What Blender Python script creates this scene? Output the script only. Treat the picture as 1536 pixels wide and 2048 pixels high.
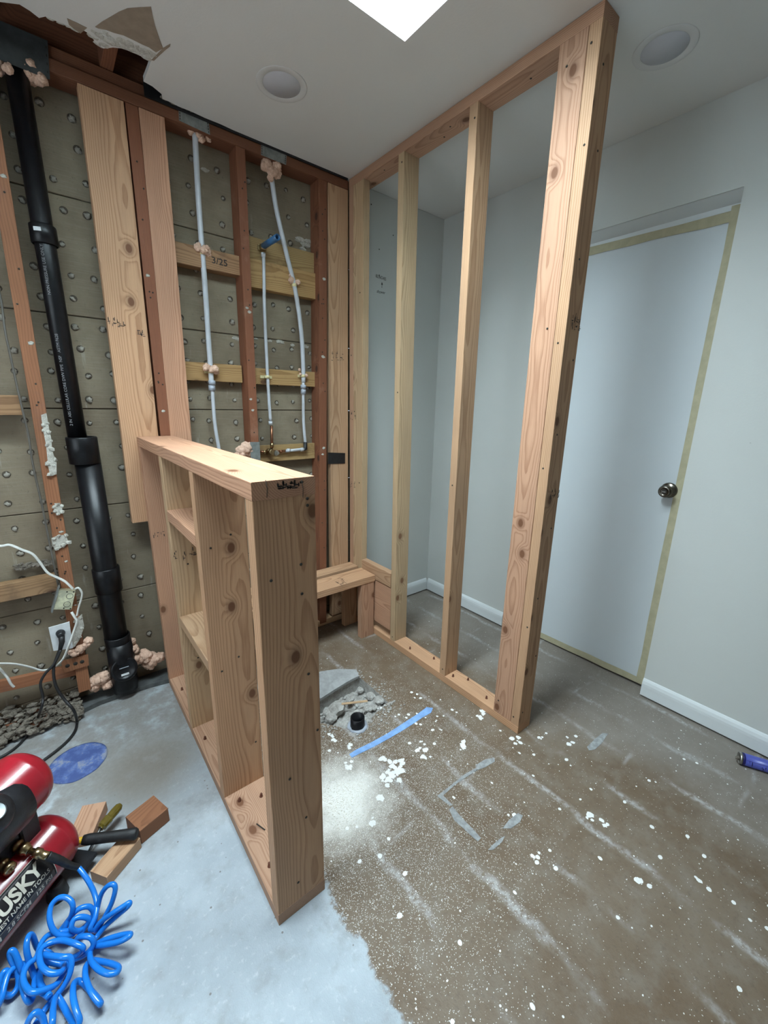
import bpy, bmesh, math, random
import numpy as np
from mathutils import Vector, Matrix, noise

for o in list(bpy.data.objects): bpy.data.objects.remove(o, do_unlink=True)
S = bpy.context.scene
COL = S.collection
random.seed(7)
PI = math.pi
rnd = random.uniform

# ------------------------------------------------------------------ camera
CX, CY, CZ = -1.370954, -2.023043, 1.341546
YAW, PITCH, ROLL, F = 0.681183, -0.254580, 0.018971, 826.147
H = 2.4353
_f = Vector((math.sin(YAW)*math.cos(PITCH), math.cos(YAW)*math.cos(PITCH), math.sin(PITCH)))
_r0 = Vector((math.cos(YAW), -math.sin(YAW), 0)); _u0 = _r0.cross(_f)
_c, _s = math.cos(ROLL), math.sin(ROLL)
_r = _c*_r0+_s*_u0; _u = -_s*_r0+_c*_u0
cam = bpy.data.cameras.new('camera'); camo = bpy.data.objects.new('camera', cam); COL.objects.link(camo)
M = Matrix(((_r.x, _u.x, -_f.x, CX), (_r.y, _u.y, -_f.y, CY), (_r.z, _u.z, -_f.z, CZ), (0, 0, 0, 1)))
camo.matrix_world = M
cam.sensor_fit = 'VERTICAL'; cam.sensor_height = 24.0; cam.sensor_width = 18.0
cam.lens = F/2048*24.0
cam.clip_start = 0.02
S.camera = camo

def P(px, py, ax, v):
    """pixel -> point on the plane  axis = v"""
    d = _r*((px-768)/F)+_u*((1024-py)/F)+_f
    i = 'xyz'.index(ax); C = Vector((CX, CY, CZ))
    return C+d*((v-C[i])/d[i])

# ------------------------------------------------------------------ light
SKX0, SKX1, SKY0, SKY1, SKTOP = -1.90, -0.327, -1.42, -0.794, 3.02
w = bpy.data.worlds.new('world'); S.world = w; w.use_nodes = True
w.node_tree.nodes['Background'].inputs[0].default_value = (0.75, 0.87, 1, 1)
w.node_tree.nodes['Background'].inputs[1].default_value = 1.0
def area(name, loc, rot, sx, sy, power, color):
    l = bpy.data.lights.new(name, 'AREA'); l.shape = 'RECTANGLE'; l.size = sx; l.size_y = sy
    l.energy = power; l.color = color
    o = bpy.data.objects.new(name, l); COL.objects.link(o); o.location = loc; o.rotation_euler = rot
    return o
# daylight entering through the skylight, and weak fill from an unseen window added on the left
area('skylight_daylight', ((SKX0+SKX1)/2, (SKY0+SKY1)/2, SKTOP-0.06), (0, 0, 0), SKX1-SKX0-.04, SKY1-SKY0-.04, 104, (0.78, 0.93, 1.0))
WLX, WY0, WY1, WZ0, WZ1 = -2.7, -2.0, -0.5, 0.7, 1.9
area('window_fill', (WLX+.03, (WY0+WY1)/2, (WZ0+WZ1)/2), (0, -PI/2, 0), WZ1-WZ0-.06, WY1-WY0-.06, 3.2, (0.66, 0.84, 1.0))
S.view_settings.view_transform = 'Standard'; S.view_settings.look = 'None'
S.view_settings.gamma = 1; S.view_settings.use_curve_mapping = False
S.view_settings.exposure = 0.0

# ------------------------------------------------------------------ materials
MATS = {}
class NT:
    def __init__(s, name):
        s.m = bpy.data.materials.new(name); s.m.use_nodes = True; s.t = s.m.node_tree
        s.b = s.t.nodes['Principled BSDF']; MATS[name] = s.m
    def n(s, typ, **kw):
        x = s.t.nodes.new(typ)
        for k, v in kw.items(): setattr(x, k, v)
        return x
    def l(s, a, b): s.t.links.new(a, b)
    def put(s, sock, v):
        if hasattr(v, 'is_output') or isinstance(v, bpy.types.NodeSocket): s.l(v, sock)
        else: sock.default_value = v
    def math(s, op, a, b=0.0, c=0.0, clamp=False):
        x = s.n('ShaderNodeMath', operation=op); x.use_clamp = clamp
        s.put(x.inputs[0], a); s.put(x.inputs[1], b); s.put(x.inputs[2], c); return x.outputs[0]
    def vm(s, op, a, b=(0, 0, 0)):
        x = s.n('ShaderNodeVectorMath', operation=op); s.put(x.inputs[0], a); s.put(x.inputs[1], b)
        return x.outputs['Value'] if op in ('LENGTH', 'DISTANCE', 'DOT_PRODUCT') else x.outputs[0]
    def noise(s, vec, scale, detail=3, rough=.55, dist=0.0):
        x = s.n('ShaderNodeTexNoise'); s.put(x.inputs['Vector'], vec); x.inputs['Scale'].default_value = scale
        x.inputs['Detail'].default_value = detail; x.inputs['Roughness'].default_value = rough; x.inputs['Distortion'].default_value = dist
        return x.outputs[0]
    def voro(s, vec, scale, rnd_=1.0, feature='F1', dim='3D'):
        x = s.n('ShaderNodeTexVoronoi', feature=feature, voronoi_dimensions=dim); s.put(x.inputs['Vector'], vec); x.inputs['Scale'].default_value = scale
        x.inputs['Randomness'].default_value = rnd_; return x
    def ss(s, v, a, b):
        x = s.n('ShaderNodeMapRange', interpolation_type='SMOOTHSTEP'); s.put(x.inputs[0], v)
        x.inputs[1].default_value = a; x.inputs[2].default_value = b; return x.outputs[0]
    def mix(s, f, a, b, typ='MIX'):
        x = s.n('ShaderNodeMix', data_type='RGBA', blend_type=typ); s.put(x.inputs[0], f)
        for i, v in ((6, a), (7, b)):
            if isinstance(v, (tuple, list)): x.inputs[i].default_value = (v[0], v[1], v[2], 1)
            else: s.l(v, x.inputs[i])
        return x.outputs[2]
    def pos(s): return s.n('ShaderNodeNewGeometry').outputs['Position']
    def objc(s): return s.n('ShaderNodeTexCoord').outputs['Object']
    def rand(s): return s.n('ShaderNodeObjectInfo').outputs['Random']
    def sep(s, v):
        x = s.n('ShaderNodeSeparateXYZ'); s.l(v, x.inputs[0]); return x.outputs
    def comb(s, x_, y_, z_):
        x = s.n('ShaderNodeCombineXYZ')
        for i, v in enumerate((x_, y_, z_)): s.put(x.inputs[i], v)
        return x.outputs[0]
    def bump(s, h, dist, strength=1.0):
        x = s.n('ShaderNodeBump'); s.l(h, x.inputs['Height']); x.inputs['Distance'].default_value = dist
        x.inputs['Strength'].default_value = strength; s.l(x.outputs[0], s.b.inputs['Normal'])
    def col(s, c): s.put(s.b.inputs['Base Color'], c if not isinstance(c, tuple) else (*c[:3], 1))
    def rough(s, v): s.put(s.b.inputs['Roughness'], v)

def flat(name, c, rough=.5, metal=0.0, var=0.12, scale=20, bumpd=0.0, coat=0.0, spec=None):
    t = NT(name); o = t.objc(); n = t.noise(o, scale, 4)
    f = t.math('MULTIPLY', t.math('SUBTRACT', n, .5), var*4)
    d = t.mix(t.ss(n, .3, .7), tuple(x*(1-var) for x in c), tuple(min(1, x*(1+var)) for x in c))
    t.col(d); t.rough(rough); t.b.inputs['Metallic'].default_value = metal
    if bumpd: t.bump(t.noise(o, scale*6, 4), bumpd)
    if coat: t.b.inputs['Coat Weight'].default_value = coat; t.b.inputs['Coat Roughness'].default_value = .1
    if spec is not None: t.b.inputs['Specular IOR Level'].default_value = spec
    return t.m

def wood(name, early, late, knotc, ring=.0052, pith=.06, knots=.42, contrast=.66, stain=None, rough=.65):
    t = NT(name); o = t.objc(); r = t.rand()
    rr = t.math('MULTIPLY', r, 37.0)
    ov = t.vm('ADD', o, t.comb(rr, t.math('MULTIPLY', r, 91.0), t.math('MULTIPLY', r, 53.0)))
    x, y, z = t.sep(o)
    sx, sy, sz = t.sep(ov)
    # knots, drawn out a little along the grain
    kv = t.comb(t.math('MULTIPLY', sx, 6.5), t.math('MULTIPLY', sz, 4.4), 0.0)
    vo = t.voro(kv, 1.0, .95, dim='2D')
    kd = vo.outputs['Distance']
    keep = t.math('LESS_THAN', t.sep(vo.outputs['Color'])[0], knots)
    ny = t.sep(t.n('ShaderNodeTexCoord').outputs['Normal'])[1]
    keep = t.math('MULTIPLY', keep, t.math('GREATER_THAN', t.math('ABSOLUTE', ny), .5))   # knots run through the wide faces
    near = t.math('MULTIPLY', t.ss(kd, .26, .0), keep)
    # growth rings round a pith that wanders along the board
    nlow = t.noise(t.comb(t.math('MULTIPLY', sx, 1.0), t.math('MULTIPLY', sy, 1.0), t.math('MULTIPLY', sz, .75)), 1.7, 2)
    nmid = t.noise(t.comb(t.math('MULTIPLY', sx, 3.0), t.math('MULTIPLY', sy, 3.0), t.math('MULTIPLY', sz, .9)), 5.0, 3)
    px = t.math('ADD', x, t.math('MULTIPLY', t.math('SUBTRACT', r, .5), .11))
    py = t.math('ADD', y, pith)
    rad = t.math('SQRT', t.math('ADD', t.math('MULTIPLY', px, px), t.math('MULTIPLY', py, py)))
    rad = t.math('ADD', rad, t.math('MULTIPLY', t.math('SUBTRACT', nlow, .5), .058))
    rad = t.math('ADD', rad, t.math('MULTIPLY', t.math('SUBTRACT', nmid, .5), .006))
    rad = t.math('ADD', rad, t.math('MULTIPLY', near, .016))
    ph = t.math('FRACT', t.math('DIVIDE', rad, ring))
    lw = t.math('MULTIPLY', t.ss(ph, .38, .93), t.ss(ph, 1.0, .95))
    fib = t.noise(t.comb(t.math('MULTIPLY', sx, 260.0), t.math('MULTIPLY', sy, 260.0), t.math('MULTIPLY', sz, 7.0)), 1.0, 3)
    patch = t.noise(t.comb(t.math('MULTIPLY', sx, 5.0), t.math('MULTIPLY', sy, 5.0), t.math('MULTIPLY', sz, 1.3)), 1.5, 3)
    f = t.math('MULTIPLY', lw, t.math('MULTIPLY_ADD', fib, .9, contrast-.45), clamp=True)
    c = t.mix(f, early, late)
    warm = t.mix(t.ss(patch, .32, .7), (1.06, 1.0, .93), (.90, .86, .82))
    c = t.mix(1.0, c, warm, 'MULTIPLY')
    tone = t.mix(r, (1.07, .99, .93), (.93, .97, .96))
    c = t.mix(1.0, c, tone, 'MULTIPLY')
    c = t.mix(t.math('MULTIPLY', t.ss(fib, .35, .75), .22), c, late)
    halo = t.math('MULTIPLY', t.ss(kd, .17, .06), keep)
    c = t.mix(t.math('MULTIPLY', halo, .6), c, tuple(k*.8 for k in late))
    core = t.math('MULTIPLY', t.ss(kd, .085, .055), keep)
    kring = t.math('FRACT', t.math('MULTIPLY', kd, 70.0))
    c = t.mix(core, c, t.mix(kring, tuple(k*1.2 for k in knotc), tuple(k*2.6 for k in knotc)))
    if stain:
        sn = t.noise(ov, 7.0, 5, .65)
        c = t.mix(t.math('MULTIPLY', t.ss(sn, .56, .74), .55), c, stain)
    t.col(c); t.rough(rough); t.b.inputs['Specular IOR Level'].default_value = .3
    t.bump(fib, .0006, .8)
    return t.m

FIR = wood('fir_wood', (.52, .345, .225), (.315, .175, .10), (.09, .04, .02))
FIRP = wood('fir_wood_pink', (.51, .315, .220), (.31, .16, .10), (.09, .04, .02), ring=.0046, pith=.045)
FIRY = wood('fir_wood_pale', (.54, .39, .255), (.34, .22, .125), (.10, .05, .025), ring=.0060)
OLD = wood('old_redwood', (.225, .098, .056), (.14, .052, .032), (.03, .012, .008), contrast=.6, stain=(.32, .17, .11), knots=.25)
OLDO = wood('old_orange_wood', (.31, .14, .075), (.20, .085, .045), (.05, .02, .012), contrast=.6, stain=(.2, .1, .07), knots=.3)
OLDY = wood('aged_yellow_pine', (.42, .29, .14), (.27, .165, .07), (.06, .03, .015), contrast=.8, stain=(.16, .09, .045), knots=.5)
OLDB = wood('aged_brown_pine', (.33, .21, .12), (.19, .11, .06), (.05, .025, .015), contrast=.8, stain=(.13, .08, .05), knots=.4)

def m_paint(name, c, var=.05, bumpd=.0006, spots=True):
    t = NT(name); p = t.pos(); n = t.noise(p, 2.3, 4); n2 = t.noise(p, 60, 4)
    cc = t.mix(n, tuple(x*(1-var) for x in c), tuple(x*(1+var) for x in c))
    if spots:
        v = t.voro(p, 9.0); k = t.math('LESS_THAN', t.sep(v.outputs['Color'])[1], .22)
        sp = t.math('MULTIPLY', t.ss(t.math('ADD', v.outputs['Distance'], t.math('MULTIPLY', n2, .1)), .085, .06), k)
        cc = t.mix(t.math('MULTIPLY', sp, .35), cc, (.2, .2, .19))
    t.col(cc); t.rough(.6); t.bump(t.noise(p, 150, 3), bumpd, .5)
    return t.m
WALL = m_paint('wall_paint', (.575, .595, .57))
CEIL = m_paint('ceiling_paint', (.70, .69, .66))
DOORW = m_paint('door_paint', (.56, .605, .625), .02, .0002, False)
TRIMW = m_paint('trim_paint', (.66, .695, .70), .03, .0003, False)
WELLW = m_paint('well_paint', (.62, .66, .67), .02, .0003, False)

def m_floor():
    t = NT('floor_concrete'); p = t.pos(); x, y, z = t.sep(p)
    n1 = t.noise(p, 3.0, 6, .6); n2 = t.noise(p, 14, 6, .62); n3 = t.noise(p, 70, 5, .6); n4 = t.noise(p, 260, 3)
    # brown stained adhesive over old concrete
    br = t.mix(t.ss(n1, .35, .66), (.138, .094, .057), (.180, .138, .097))
    br = t.mix(t.math('MULTIPLY', t.ss(n2, .42, .72), .55), br, (.225, .195, .16))
    br = t.mix(t.math('MULTIPLY', t.ss(n3, .52, .72), .4), br, (.10, .075, .052))
    # grey dusty towards the right wall
    gr = t.ss(t.math('ADD', x, t.math('MULTIPLY', t.math('SUBTRACT', n1, .5), .7)), .02, .5)
    br = t.mix(t.math('MULTIPLY', gr, .75), br, t.mix(n2, (.19, .172, .148), (.275, .255, .23)))
    # adhesive ridges left by old tiles every 0.2 m, running towards the back wall
    wob = t.math('MULTIPLY', t.math('SUBTRACT', t.noise(p, 5.0, 3), .5), .07)
    fx = t.math('PINGPONG', t.math('ADD', t.math('ADD', x, .55), wob), .1)
    ln = t.math('MULTIPLY', t.ss(fx, .022, .0), t.ss(t.noise(p, 4.0, 3), .40, .62))
    ln = t.math('MULTIPLY', ln, t.ss(n3, .30, .62))
    fy = t.math('PINGPONG', t.math('ADD', t.math('ADD', y, 1.6), wob), .165)
    ly = t.math('MULTIPLY', t.math('MULTIPLY', t.ss(fy, .012, .0), t.ss(t.noise(t.vm('ADD', p, (5, 3, 0)), 4.5, 3), .52, .66)), .6)
    br = t.mix(t.math('MULTIPLY', t.math('MAXIMUM', ln, ly), .85), br, (.43, .42, .41))
    # scattered white speckle: overspray and sawdust, thick by the end of the low wall
    dc = t.vm('DISTANCE', p, (-.74, -1.05, 0)); dn = t.math('ADD', dc, t.math('MULTIPLY', t.math('SUBTRACT', n2, .5), .22))
    sp1 = t.voro(p, 330.0); dens = t.math('MULTIPLY', t.ss(dc, .85, .05), .7)
    k1 = t.math('LESS_THAN', t.sep(sp1.outputs['Color'])[0], t.math('ADD', dens, .03))
    s1 = t.math('MULTIPLY', t.ss(sp1.outputs['Distance'], .40, .25), k1)
    sp2 = t.voro(p, 150.0)
    k2 = t.math('LESS_THAN', t.sep(sp2.outputs['Color'])[1], t.math('MULTIPLY_ADD', dens, .16, .010))
    s2 = t.math('MULTIPLY', t.ss(sp2.outputs['Distance'], .33, .22), k2)
    br = t.mix(t.math('MULTIPLY', t.math('MAXIMUM', s1, s2), .85), br, (.74, .73, .70))
    br = t.mix(t.math('MULTIPLY', t.ss(dn, .24, .02), .9), br, (.80, .79, .74))
    # bare light grey concrete left of the low wall
    cg = t.mix(t.ss(n1, .3, .7), (.33, .375, .41), (.475, .53, .575))
    cg = t.mix(t.math('MULTIPLY', t.ss(n2, .48, .72), .6), cg, (.28, .295, .30))
    cg = t.mix(t.math('MULTIPLY', t.ss(n3, .55, .75), .35), cg, (.66, .68, .69))
    sp3 = t.voro(p, 38.0); k3 = t.math('LESS_THAN', t.sep(sp3.outputs['Color'])[0], .16)
    cg = t.mix(t.math('MULTIPLY', t.math('MULTIPLY', t.ss(sp3.outputs['Distance'], .13, .08), k3), .8), cg, (.16, .14, .12))
    db = t.math('ADD', y, t.math('MULTIPLY', t.math('SUBTRACT', n1, .5), 1.0))
    dirt = t.math('MULTIPLY', t.ss(db, -.95, -.40), t.ss(n2, .22, .55))
    cg = t.mix(t.math('MULTIPLY', dirt, .82), cg, t.mix(n3, (.15, .135, .115), (.28, .265, .24)))
    d3 = t.ss(t.math('ADD', t.vm('DISTANCE', p, (-1.26, -.50, 0)), t.math('MULTIPLY', t.math('SUBTRACT', n2, .5), .35)), .22, .05)
    cg = t.mix(t.math('MULTIPLY', d3, .75), cg, (.19, .165, .135))
    bx = t.math('ADD', x, t.math('ADD', t.math('MULTIPLY', t.math('SUBTRACT', t.noise(p, 9, 4), .5), .10), t.math('MULTIPLY', t.math('SUBTRACT', n3, .5), .05)))
    msk = t.ss(bx, -.925, -.945)
    c = t.mix(msk, br, cg)
    t.col(c); t.rough(t.math('MULTIPLY_ADD', n2, .3, .42)); t.b.inputs['Specular IOR Level'].default_value = .4
    t.bump(t.math('ADD', n3, t.math('MULTIPLY', n4, .4)), .0025, .7)
    return t.m
FLOOR = m_floor()

def m_rock(name, a, b, bumpd=.004, sc=25):
    t = NT(name); p = t.objc(); n = t.noise(p, sc, 6, .65); n2 = t.noise(p, sc*5, 4)
    t.col(t.mix(t.ss(t.math('MULTIPLY_ADD', n2, .4, t.math('MULTIPLY', n, .6)), .33, .66), a, b)); t.rough(.9); t.bump(t.math('ADD', n, t.math('MULTIPLY', n2, .5)), bumpd)
    return t.m
RUBBLE = m_rock('broken_concrete', (.25, .235, .21), (.47, .46, .43))
PATCH = m_rock('smooth_grey_concrete', (.25, .255, .25), (.36, .365, .36), .001, 12)
GYP = m_rock('crumbled_gypsum', (.42, .40, .35), (.62, .60, .54), .003, 40)
PLAS = m_rock('old_plaster', (.34, .32, .27), (.56, .54, .48), .003, 60)
FOAM = m_rock('pink_spray_foam', (.56, .34, .24), (.78, .54, .41), .004, 60)
DEBRIS = m_rock('plaster_debris', (.07, .058, .044), (.24, .21, .17), .004, 40)

def m_lath():
    t = NT('gypsum_lath_paper'); p = t.pos(); n = t.noise(p, 5, 6, .6); x, y, z = t.sep(p)
    f = t.noise(t.comb(t.math('MULTIPLY', x, 9.0), y, t.math('MULTIPLY', z, 220.0)), 1.0, 3)
    n3 = t.noise(p, 90, 4)
    c = t.mix(t.ss(n, .3, .7), (.185, .145, .095), (.265, .22, .15))
    c = t.mix(t.math('MULTIPLY', t.ss(f, .45, .7), .3), c, (.28, .25, .195))
    dr = t.noise(t.comb(t.math('MULTIPLY', x, 34.0), y, t.math('MULTIPLY', z, 5.0)), 1.0, 4, .6)
    c = t.mix(t.math('MULTIPLY', t.ss(dr, .63, .76), .45), c, (.42, .40, .35))
    c = t.mix(t.math('MULTIPLY', t.ss(n3, .62, .76), .5), c, (.09, .075, .055))
    t.col(c); t.rough(.8); t.bump(t.math('ADD', n3, f), .0012, .6)
    return t.m
LATH = m_lath()
HOLE = flat('dark_hole', (.035, .03, .024), .9)
BLACK = flat('black_abs_plastic', (.006, .0065, .008), .36, var=.3, scale=30, spec=.35)
RUBB = flat('black_rubber', (.010, .010, .011), .55, var=.3, scale=60, bumpd=.0004)
SHROUD = flat('black_shroud_plastic', (.012, .013, .016), .35, var=.25, scale=60, bumpd=.0004)
PEX = flat('white_pex_tube', (.50, .52, .55), .3, var=.06, scale=20)
PEXG = flat('grey_pex_fitting', (.33, .36, .41), .35)
BLUEP = flat('blue_plastic_pipe', (.035, .13, .28), .35)
COPPER = flat('tarnished_copper', (.32, .15, .085), .4, 1.0, .25, 60)
BRASS = flat('worn_brass', (.38, .29, .16), .32, 1.0, .2, 80)
CHROME = flat('dull_steel', (.45, .45, .43), .3, 1.0, .15, 60)
GALV = flat('galvanised_steel', (.26, .28, .27), .55, .55, .2, 40)
DARKST = flat('dark_steel_plate', (.075, .082, .083), .5, .5, .25, 20)
ZINC = flat('zinc_box_steel', (.66, .66, .46), .42, .45, .3, 30)
KNOB = flat('antique_nickel', (.17, .155, .13), .25, 1.0, .12, 40)
RED = flat('red_enamel', (.30, .008, .018), .28, var=.12, scale=14, coat=.3)
LABB = flat('black_label_print', (.010, .010, .012), .4)
LABG = flat('grey_label_print', (.045, .045, .05), .5)
LABW = flat('cream_label_print', (.62, .59, .50), .5)
GAUGE = flat('gauge_face', (.62, .70, .72), .3)
HOSE = flat('blue_hose_plastic', (.012, .19, .66), .22, var=.06, scale=8)
CORD = flat('black_cord', (.012, .012, .013), .5)
WIREW = flat('white_cable_sheath', (.58, .58, .54), .5)
WIREG = flat('grey_brown_cable', (.10, .09, .075), .6)
PLASW = flat('white_plastic', (.62, .64, .65), .4)
TAPEB = flat('blue_masking_tape', (.20, .36, .66), .7, var=.15, scale=30)
TAPEY = flat('tan_masking_tape', (.42, .385, .255), .7, var=.08, scale=25)
TAPEG = flat('grey_tape_residue', (.27, .28, .28), .7, var=.25, scale=60)
DISC = None
KRAFT = flat('kraft_paper', (.30, .235, .175), .85, var=.1, scale=30)
INK = flat('black_ink', (.03, .025, .022), .8)
BARK = flat('end_mark', (.06, .035, .02), .8)
SPLAT = flat('white_paint_splatter', (.78, .78, .76), .6, var=.05, scale=40)
OLIVE = flat('olive_clear_handle', (.13, .095, .015), .2, var=.2, scale=40, coat=.4)
YELL = flat('yellow_enamel', (.60, .33, .012), .35)
LIGHTF = flat('white_light_trim', (.66, .65, .63), .5, var=.02)
LENS = flat('frosted_lens', (.55, .55, .58), .4, var=.02)
MEMB = flat('grey_flashing_membrane', (.085, .09, .09), .75, var=.25, scale=25, bumpd=.002)
CANB = flat('blue_tube_label', (.075, .095, .40), .35, var=.1, scale=30)
CAND = flat('navy_tube_print', (.012, .012, .12), .4)
RUST = flat('rusty_bolt', (.13, .045, .025), .6, .4)
SAW = flat('pale_sawdust', (.80, .76, .66), .95, var=.08, scale=90)
def m_disc():
    t = NT('blue_lid_with_cement'); p = t.objc(); n = t.noise(p, 16, 5, .6); n2 = t.noise(p, 90, 4)
    c = t.mix(t.ss(n, .42, .62), (.05, .085, .24), (.10, .16, .38)); c = t.mix(t.math('MULTIPLY', t.ss(t.math('MULTIPLY_ADD', n2, .3, t.math('MULTIPLY', n, .7)), .52, .62), .7), c, (.30, .31, .31))
    t.col(c); t.rough(.7); t.bump(n2, .001); return t.m
DISC = m_disc()
def m_glass():
    t = NT('skylight_diffuser'); t.col((.9, .95, 1)); t.rough(.4)
    t.b.inputs['Emission Color'].default_value = (.88, .95, 1, 1); t.b.inputs['Emission Strength'].default_value = 2.0; return t.m
SKYG = m_glass()

# ------------------------------------------------------------------ mesh helpers
class MB:
    def __init__(s): s.bm = bmesh.new(); s.mats = []
    def mi(s, m):
        if m not in s.mats: s.mats.append(m)
        return s.mats.index(m)
    def _tag(s, faces, m):
        if m is not None:
            i = s.mi(m)
            for f in faces: f.material_index = i
    def box(s, c, d, m=None, rot=None, bev=0.0):
        b = bmesh.new(); bmesh.ops.create_cube(b, size=1); bmesh.ops.scale(b, vec=d, verts=b.verts)
        if bev: bmesh.ops.bevel(b, geom=b.edges[:], offset=bev, segments=1, profile=.5, affect='EDGES')
        if rot is not None: bmesh.ops.transform(b, matrix=rot.to_4x4(), verts=b.verts)
        bmesh.ops.translate(b, vec=c, verts=b.verts); return s.join(b, m)
    def join(s, b, m=None):
        me = bpy.data.meshes.new('t'); b.to_mesh(me); b.free(); n0 = len(s.bm.faces); s.bm.from_mesh(me); bpy.data.meshes.remove(me)
        s.bm.faces.ensure_lookup_table(); s._tag(s.bm.faces[n0:], m); return s
    def lathe(s, prof, o=(0, 0, 0), axis=(0, 0, 1), m=None, seg=24, cap=True, smooth=True):
        a = Vector(axis).normalized(); q = a.to_track_quat('Z', 'Y'); o = Vector(o); rings = []
        for (r, h) in prof:
            if r < 1e-6: rings.append([s.bm.verts.new(o+q @ Vector((0, 0, h)))])
            else: rings.append([s.bm.verts.new(o+q @ Vector((r*math.cos(2*PI*k/seg), r*math.sin(2*PI*k/seg), h))) for k in range(seg)])
        fs = []
        for A, B in zip(rings, rings[1:]):
            for k in range(seg):
                k2 = (k+1) % seg
                if len(A) == 1 and len(B) == 1: continue
                if len(A) == 1: v = [A[0], B[k2], B[k]]
                elif len(B) == 1: v = [A[k], A[k2], B[0]]
                else: v = [A[k], A[k2], B[k2], B[k]]
                f = s.bm.faces.new(v); f.smooth = smooth; fs.append(f)
        if cap:
            for R in (rings[0][::-1], rings[-1]):
                if len(R) > 2: fs.append(s.bm.faces.new(R))
        s._tag(fs, m); return s
    def tube(s, pts, r, m=None, seg=10, cap=True, flatz=1.0):
        pts = [Vector(p) for p in pts]; n = len(pts); rr = r if isinstance(r, (list, tuple)) else [r]*n
        T = [(pts[min(i+1, n-1)]-pts[max(i-1, 0)]).normalized() for i in range(n)]
        N = T[0].orthogonal().normalized(); rings = []
        for i in range(n):
            N = (N-T[i]*N.dot(T[i])).normalized(); B = T[i].cross(N)
            rings.append([s.bm.verts.new(pts[i]+(N*math.cos(2*PI*k/seg)+B*math.sin(2*PI*k/seg)*flatz)*rr[i]) for k in range(seg)])
        fs = []
        for A, B in zip(rings, rings[1:]):
            for k in range(seg):
                f = s.bm.faces.new((A[k], A[(k+1) % seg], B[(k+1) % seg], B[k])); f.smooth = True; fs.append(f)
        if cap: fs.append(s.bm.faces.new(rings[0][::-1])); fs.append(s.bm.faces.new(rings[-1]))
        s._tag(fs, m); return s
    def prism(s, poly, d, m=None):
        """extrude polygon (list of 3D points) by vector d"""
        d = Vector(d); A = [s.bm.verts.new(Vector(p)) for p in poly]; B = [s.bm.verts.new(Vector(p)+d) for p in poly]; n = len(A); fs = []
        fs.append(s.bm.faces.new(A[::-1])); fs.append(s.bm.faces.new(B))
        for i in range(n): fs.append(s.bm.faces.new((A[i], A[(i+1) % n], B[(i+1) % n], B[i])))
        bmesh.ops.recalc_face_normals(s.bm, faces=fs); s._tag(fs, m); return s
    def lump(s, c, r, m=None, sub=2, amp=.35, seed=0, sq=(1, 1, 1), sharp=False, freq=1.6):
        b = bmesh.new(); bmesh.ops.create_icosphere(b, subdivisions=sub, radius=1); off = Vector((seed*3.7, seed*1.3, seed*7.1))
        for v in b.verts:
            d = v.co.normalized(); k = 1+amp*noise.noise(d*freq+off)+amp*.5*noise.noise(d*freq*2.7+off)
            v.co = Vector((d.x*sq[0], d.y*sq[1], d.z*sq[2]))*k*r
        for f in b.faces: f.smooth = not sharp
        bmesh.ops.translate(b, vec=c, verts=b.verts); return s.join(b, m)

EMP = {}
def obj(name, mb, mat=None, parent=None, loc=None):
    """link a mesh object; geometry is in world space, origin moved to its centre"""
    me = bpy.data.meshes.new(name)
    bm = mb.bm; n = max(1, len(bm.verts)); c = Vector((0, 0, 0))
    for v in bm.verts: c += v.co
    c = Vector(loc) if loc is not None else c/n
    bmesh.ops.translate(bm, vec=-c, verts=bm.verts)
    bm.to_mesh(me); bm.free()
    if mb.mats:
        for m in mb.mats: me.materials.append(m)
    elif mat: me.materials.append(mat)
    o = bpy.data.objects.new(name, me); COL.objects.link(o); o.location = c
    par(o, parent); return o
def par(o, parent):
    if parent is None: return
    o.parent = parent; w = parent
    acc = Matrix.Identity(4)
    while w is not None: acc = w.matrix_basis @ acc if w.parent is None else (w.matrix_parent_inverse @ w.matrix_basis) @ acc; w = w.parent
    o.matrix_parent_inverse = acc.inverted()
def empty(name, loc): 
    o = bpy.data.objects.new(name, None); COL.objects.link(o); o.location = loc; o.empty_display_size = .05; return o
def tag(o, label, cat, group=None):
    o['label'] = label; o['category'] = cat
    if group: o['group'] = group
    return o
def struct(o, label=None):
    o['kind'] = 'structure'
    if label: o['label'] = label
    return o
def thing(name, label, cat, loc, group=None): return tag(empty(name, loc), label, cat, group)

BOARDS = {}
def board(name, a, b, w, t, wdir, mat, parent, bev=.0018, rough=0):
    """rectangular stick of lumber from a to b; w along wdir, t across; local z is the grain"""
    a, b = Vector(a), Vector(b); z = (b-a).normalized(); L = (b-a).length
    x = Vector(wdir); x = (x-z*x.dot(z)).normalized(); y = z.cross(x)
    if t > w: x, y, w, t = y, -x, t, w          # local x always spans the wide face
    bm = bmesh.new(); bmesh.ops.create_cube(bm, size=1); bmesh.ops.scale(bm, vec=(w, t, L), verts=bm.verts)
    if bev: bmesh.ops.bevel(bm, geom=[e for e in bm.edges if abs((e.verts[0].co-e.verts[1].co).z) > L*.5], offset=bev, segments=2, profile=.5, affect='EDGES')
    me = bpy.data.meshes.new(name); bm.to_mesh(me); bm.free(); me.materials.append(mat)
    o = bpy.data.objects.new(name, me); COL.objects.link(o)
    o.matrix_basis = Matrix(((x.x, y.x, z.x, (a.x+b.x)/2), (x.y, y.y, z.y, (a.y+b.y)/2), (x.z, y.z, z.z, (a.z+b.z)/2), (0, 0, 0, 1)))
    par(o, parent); return o
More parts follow.
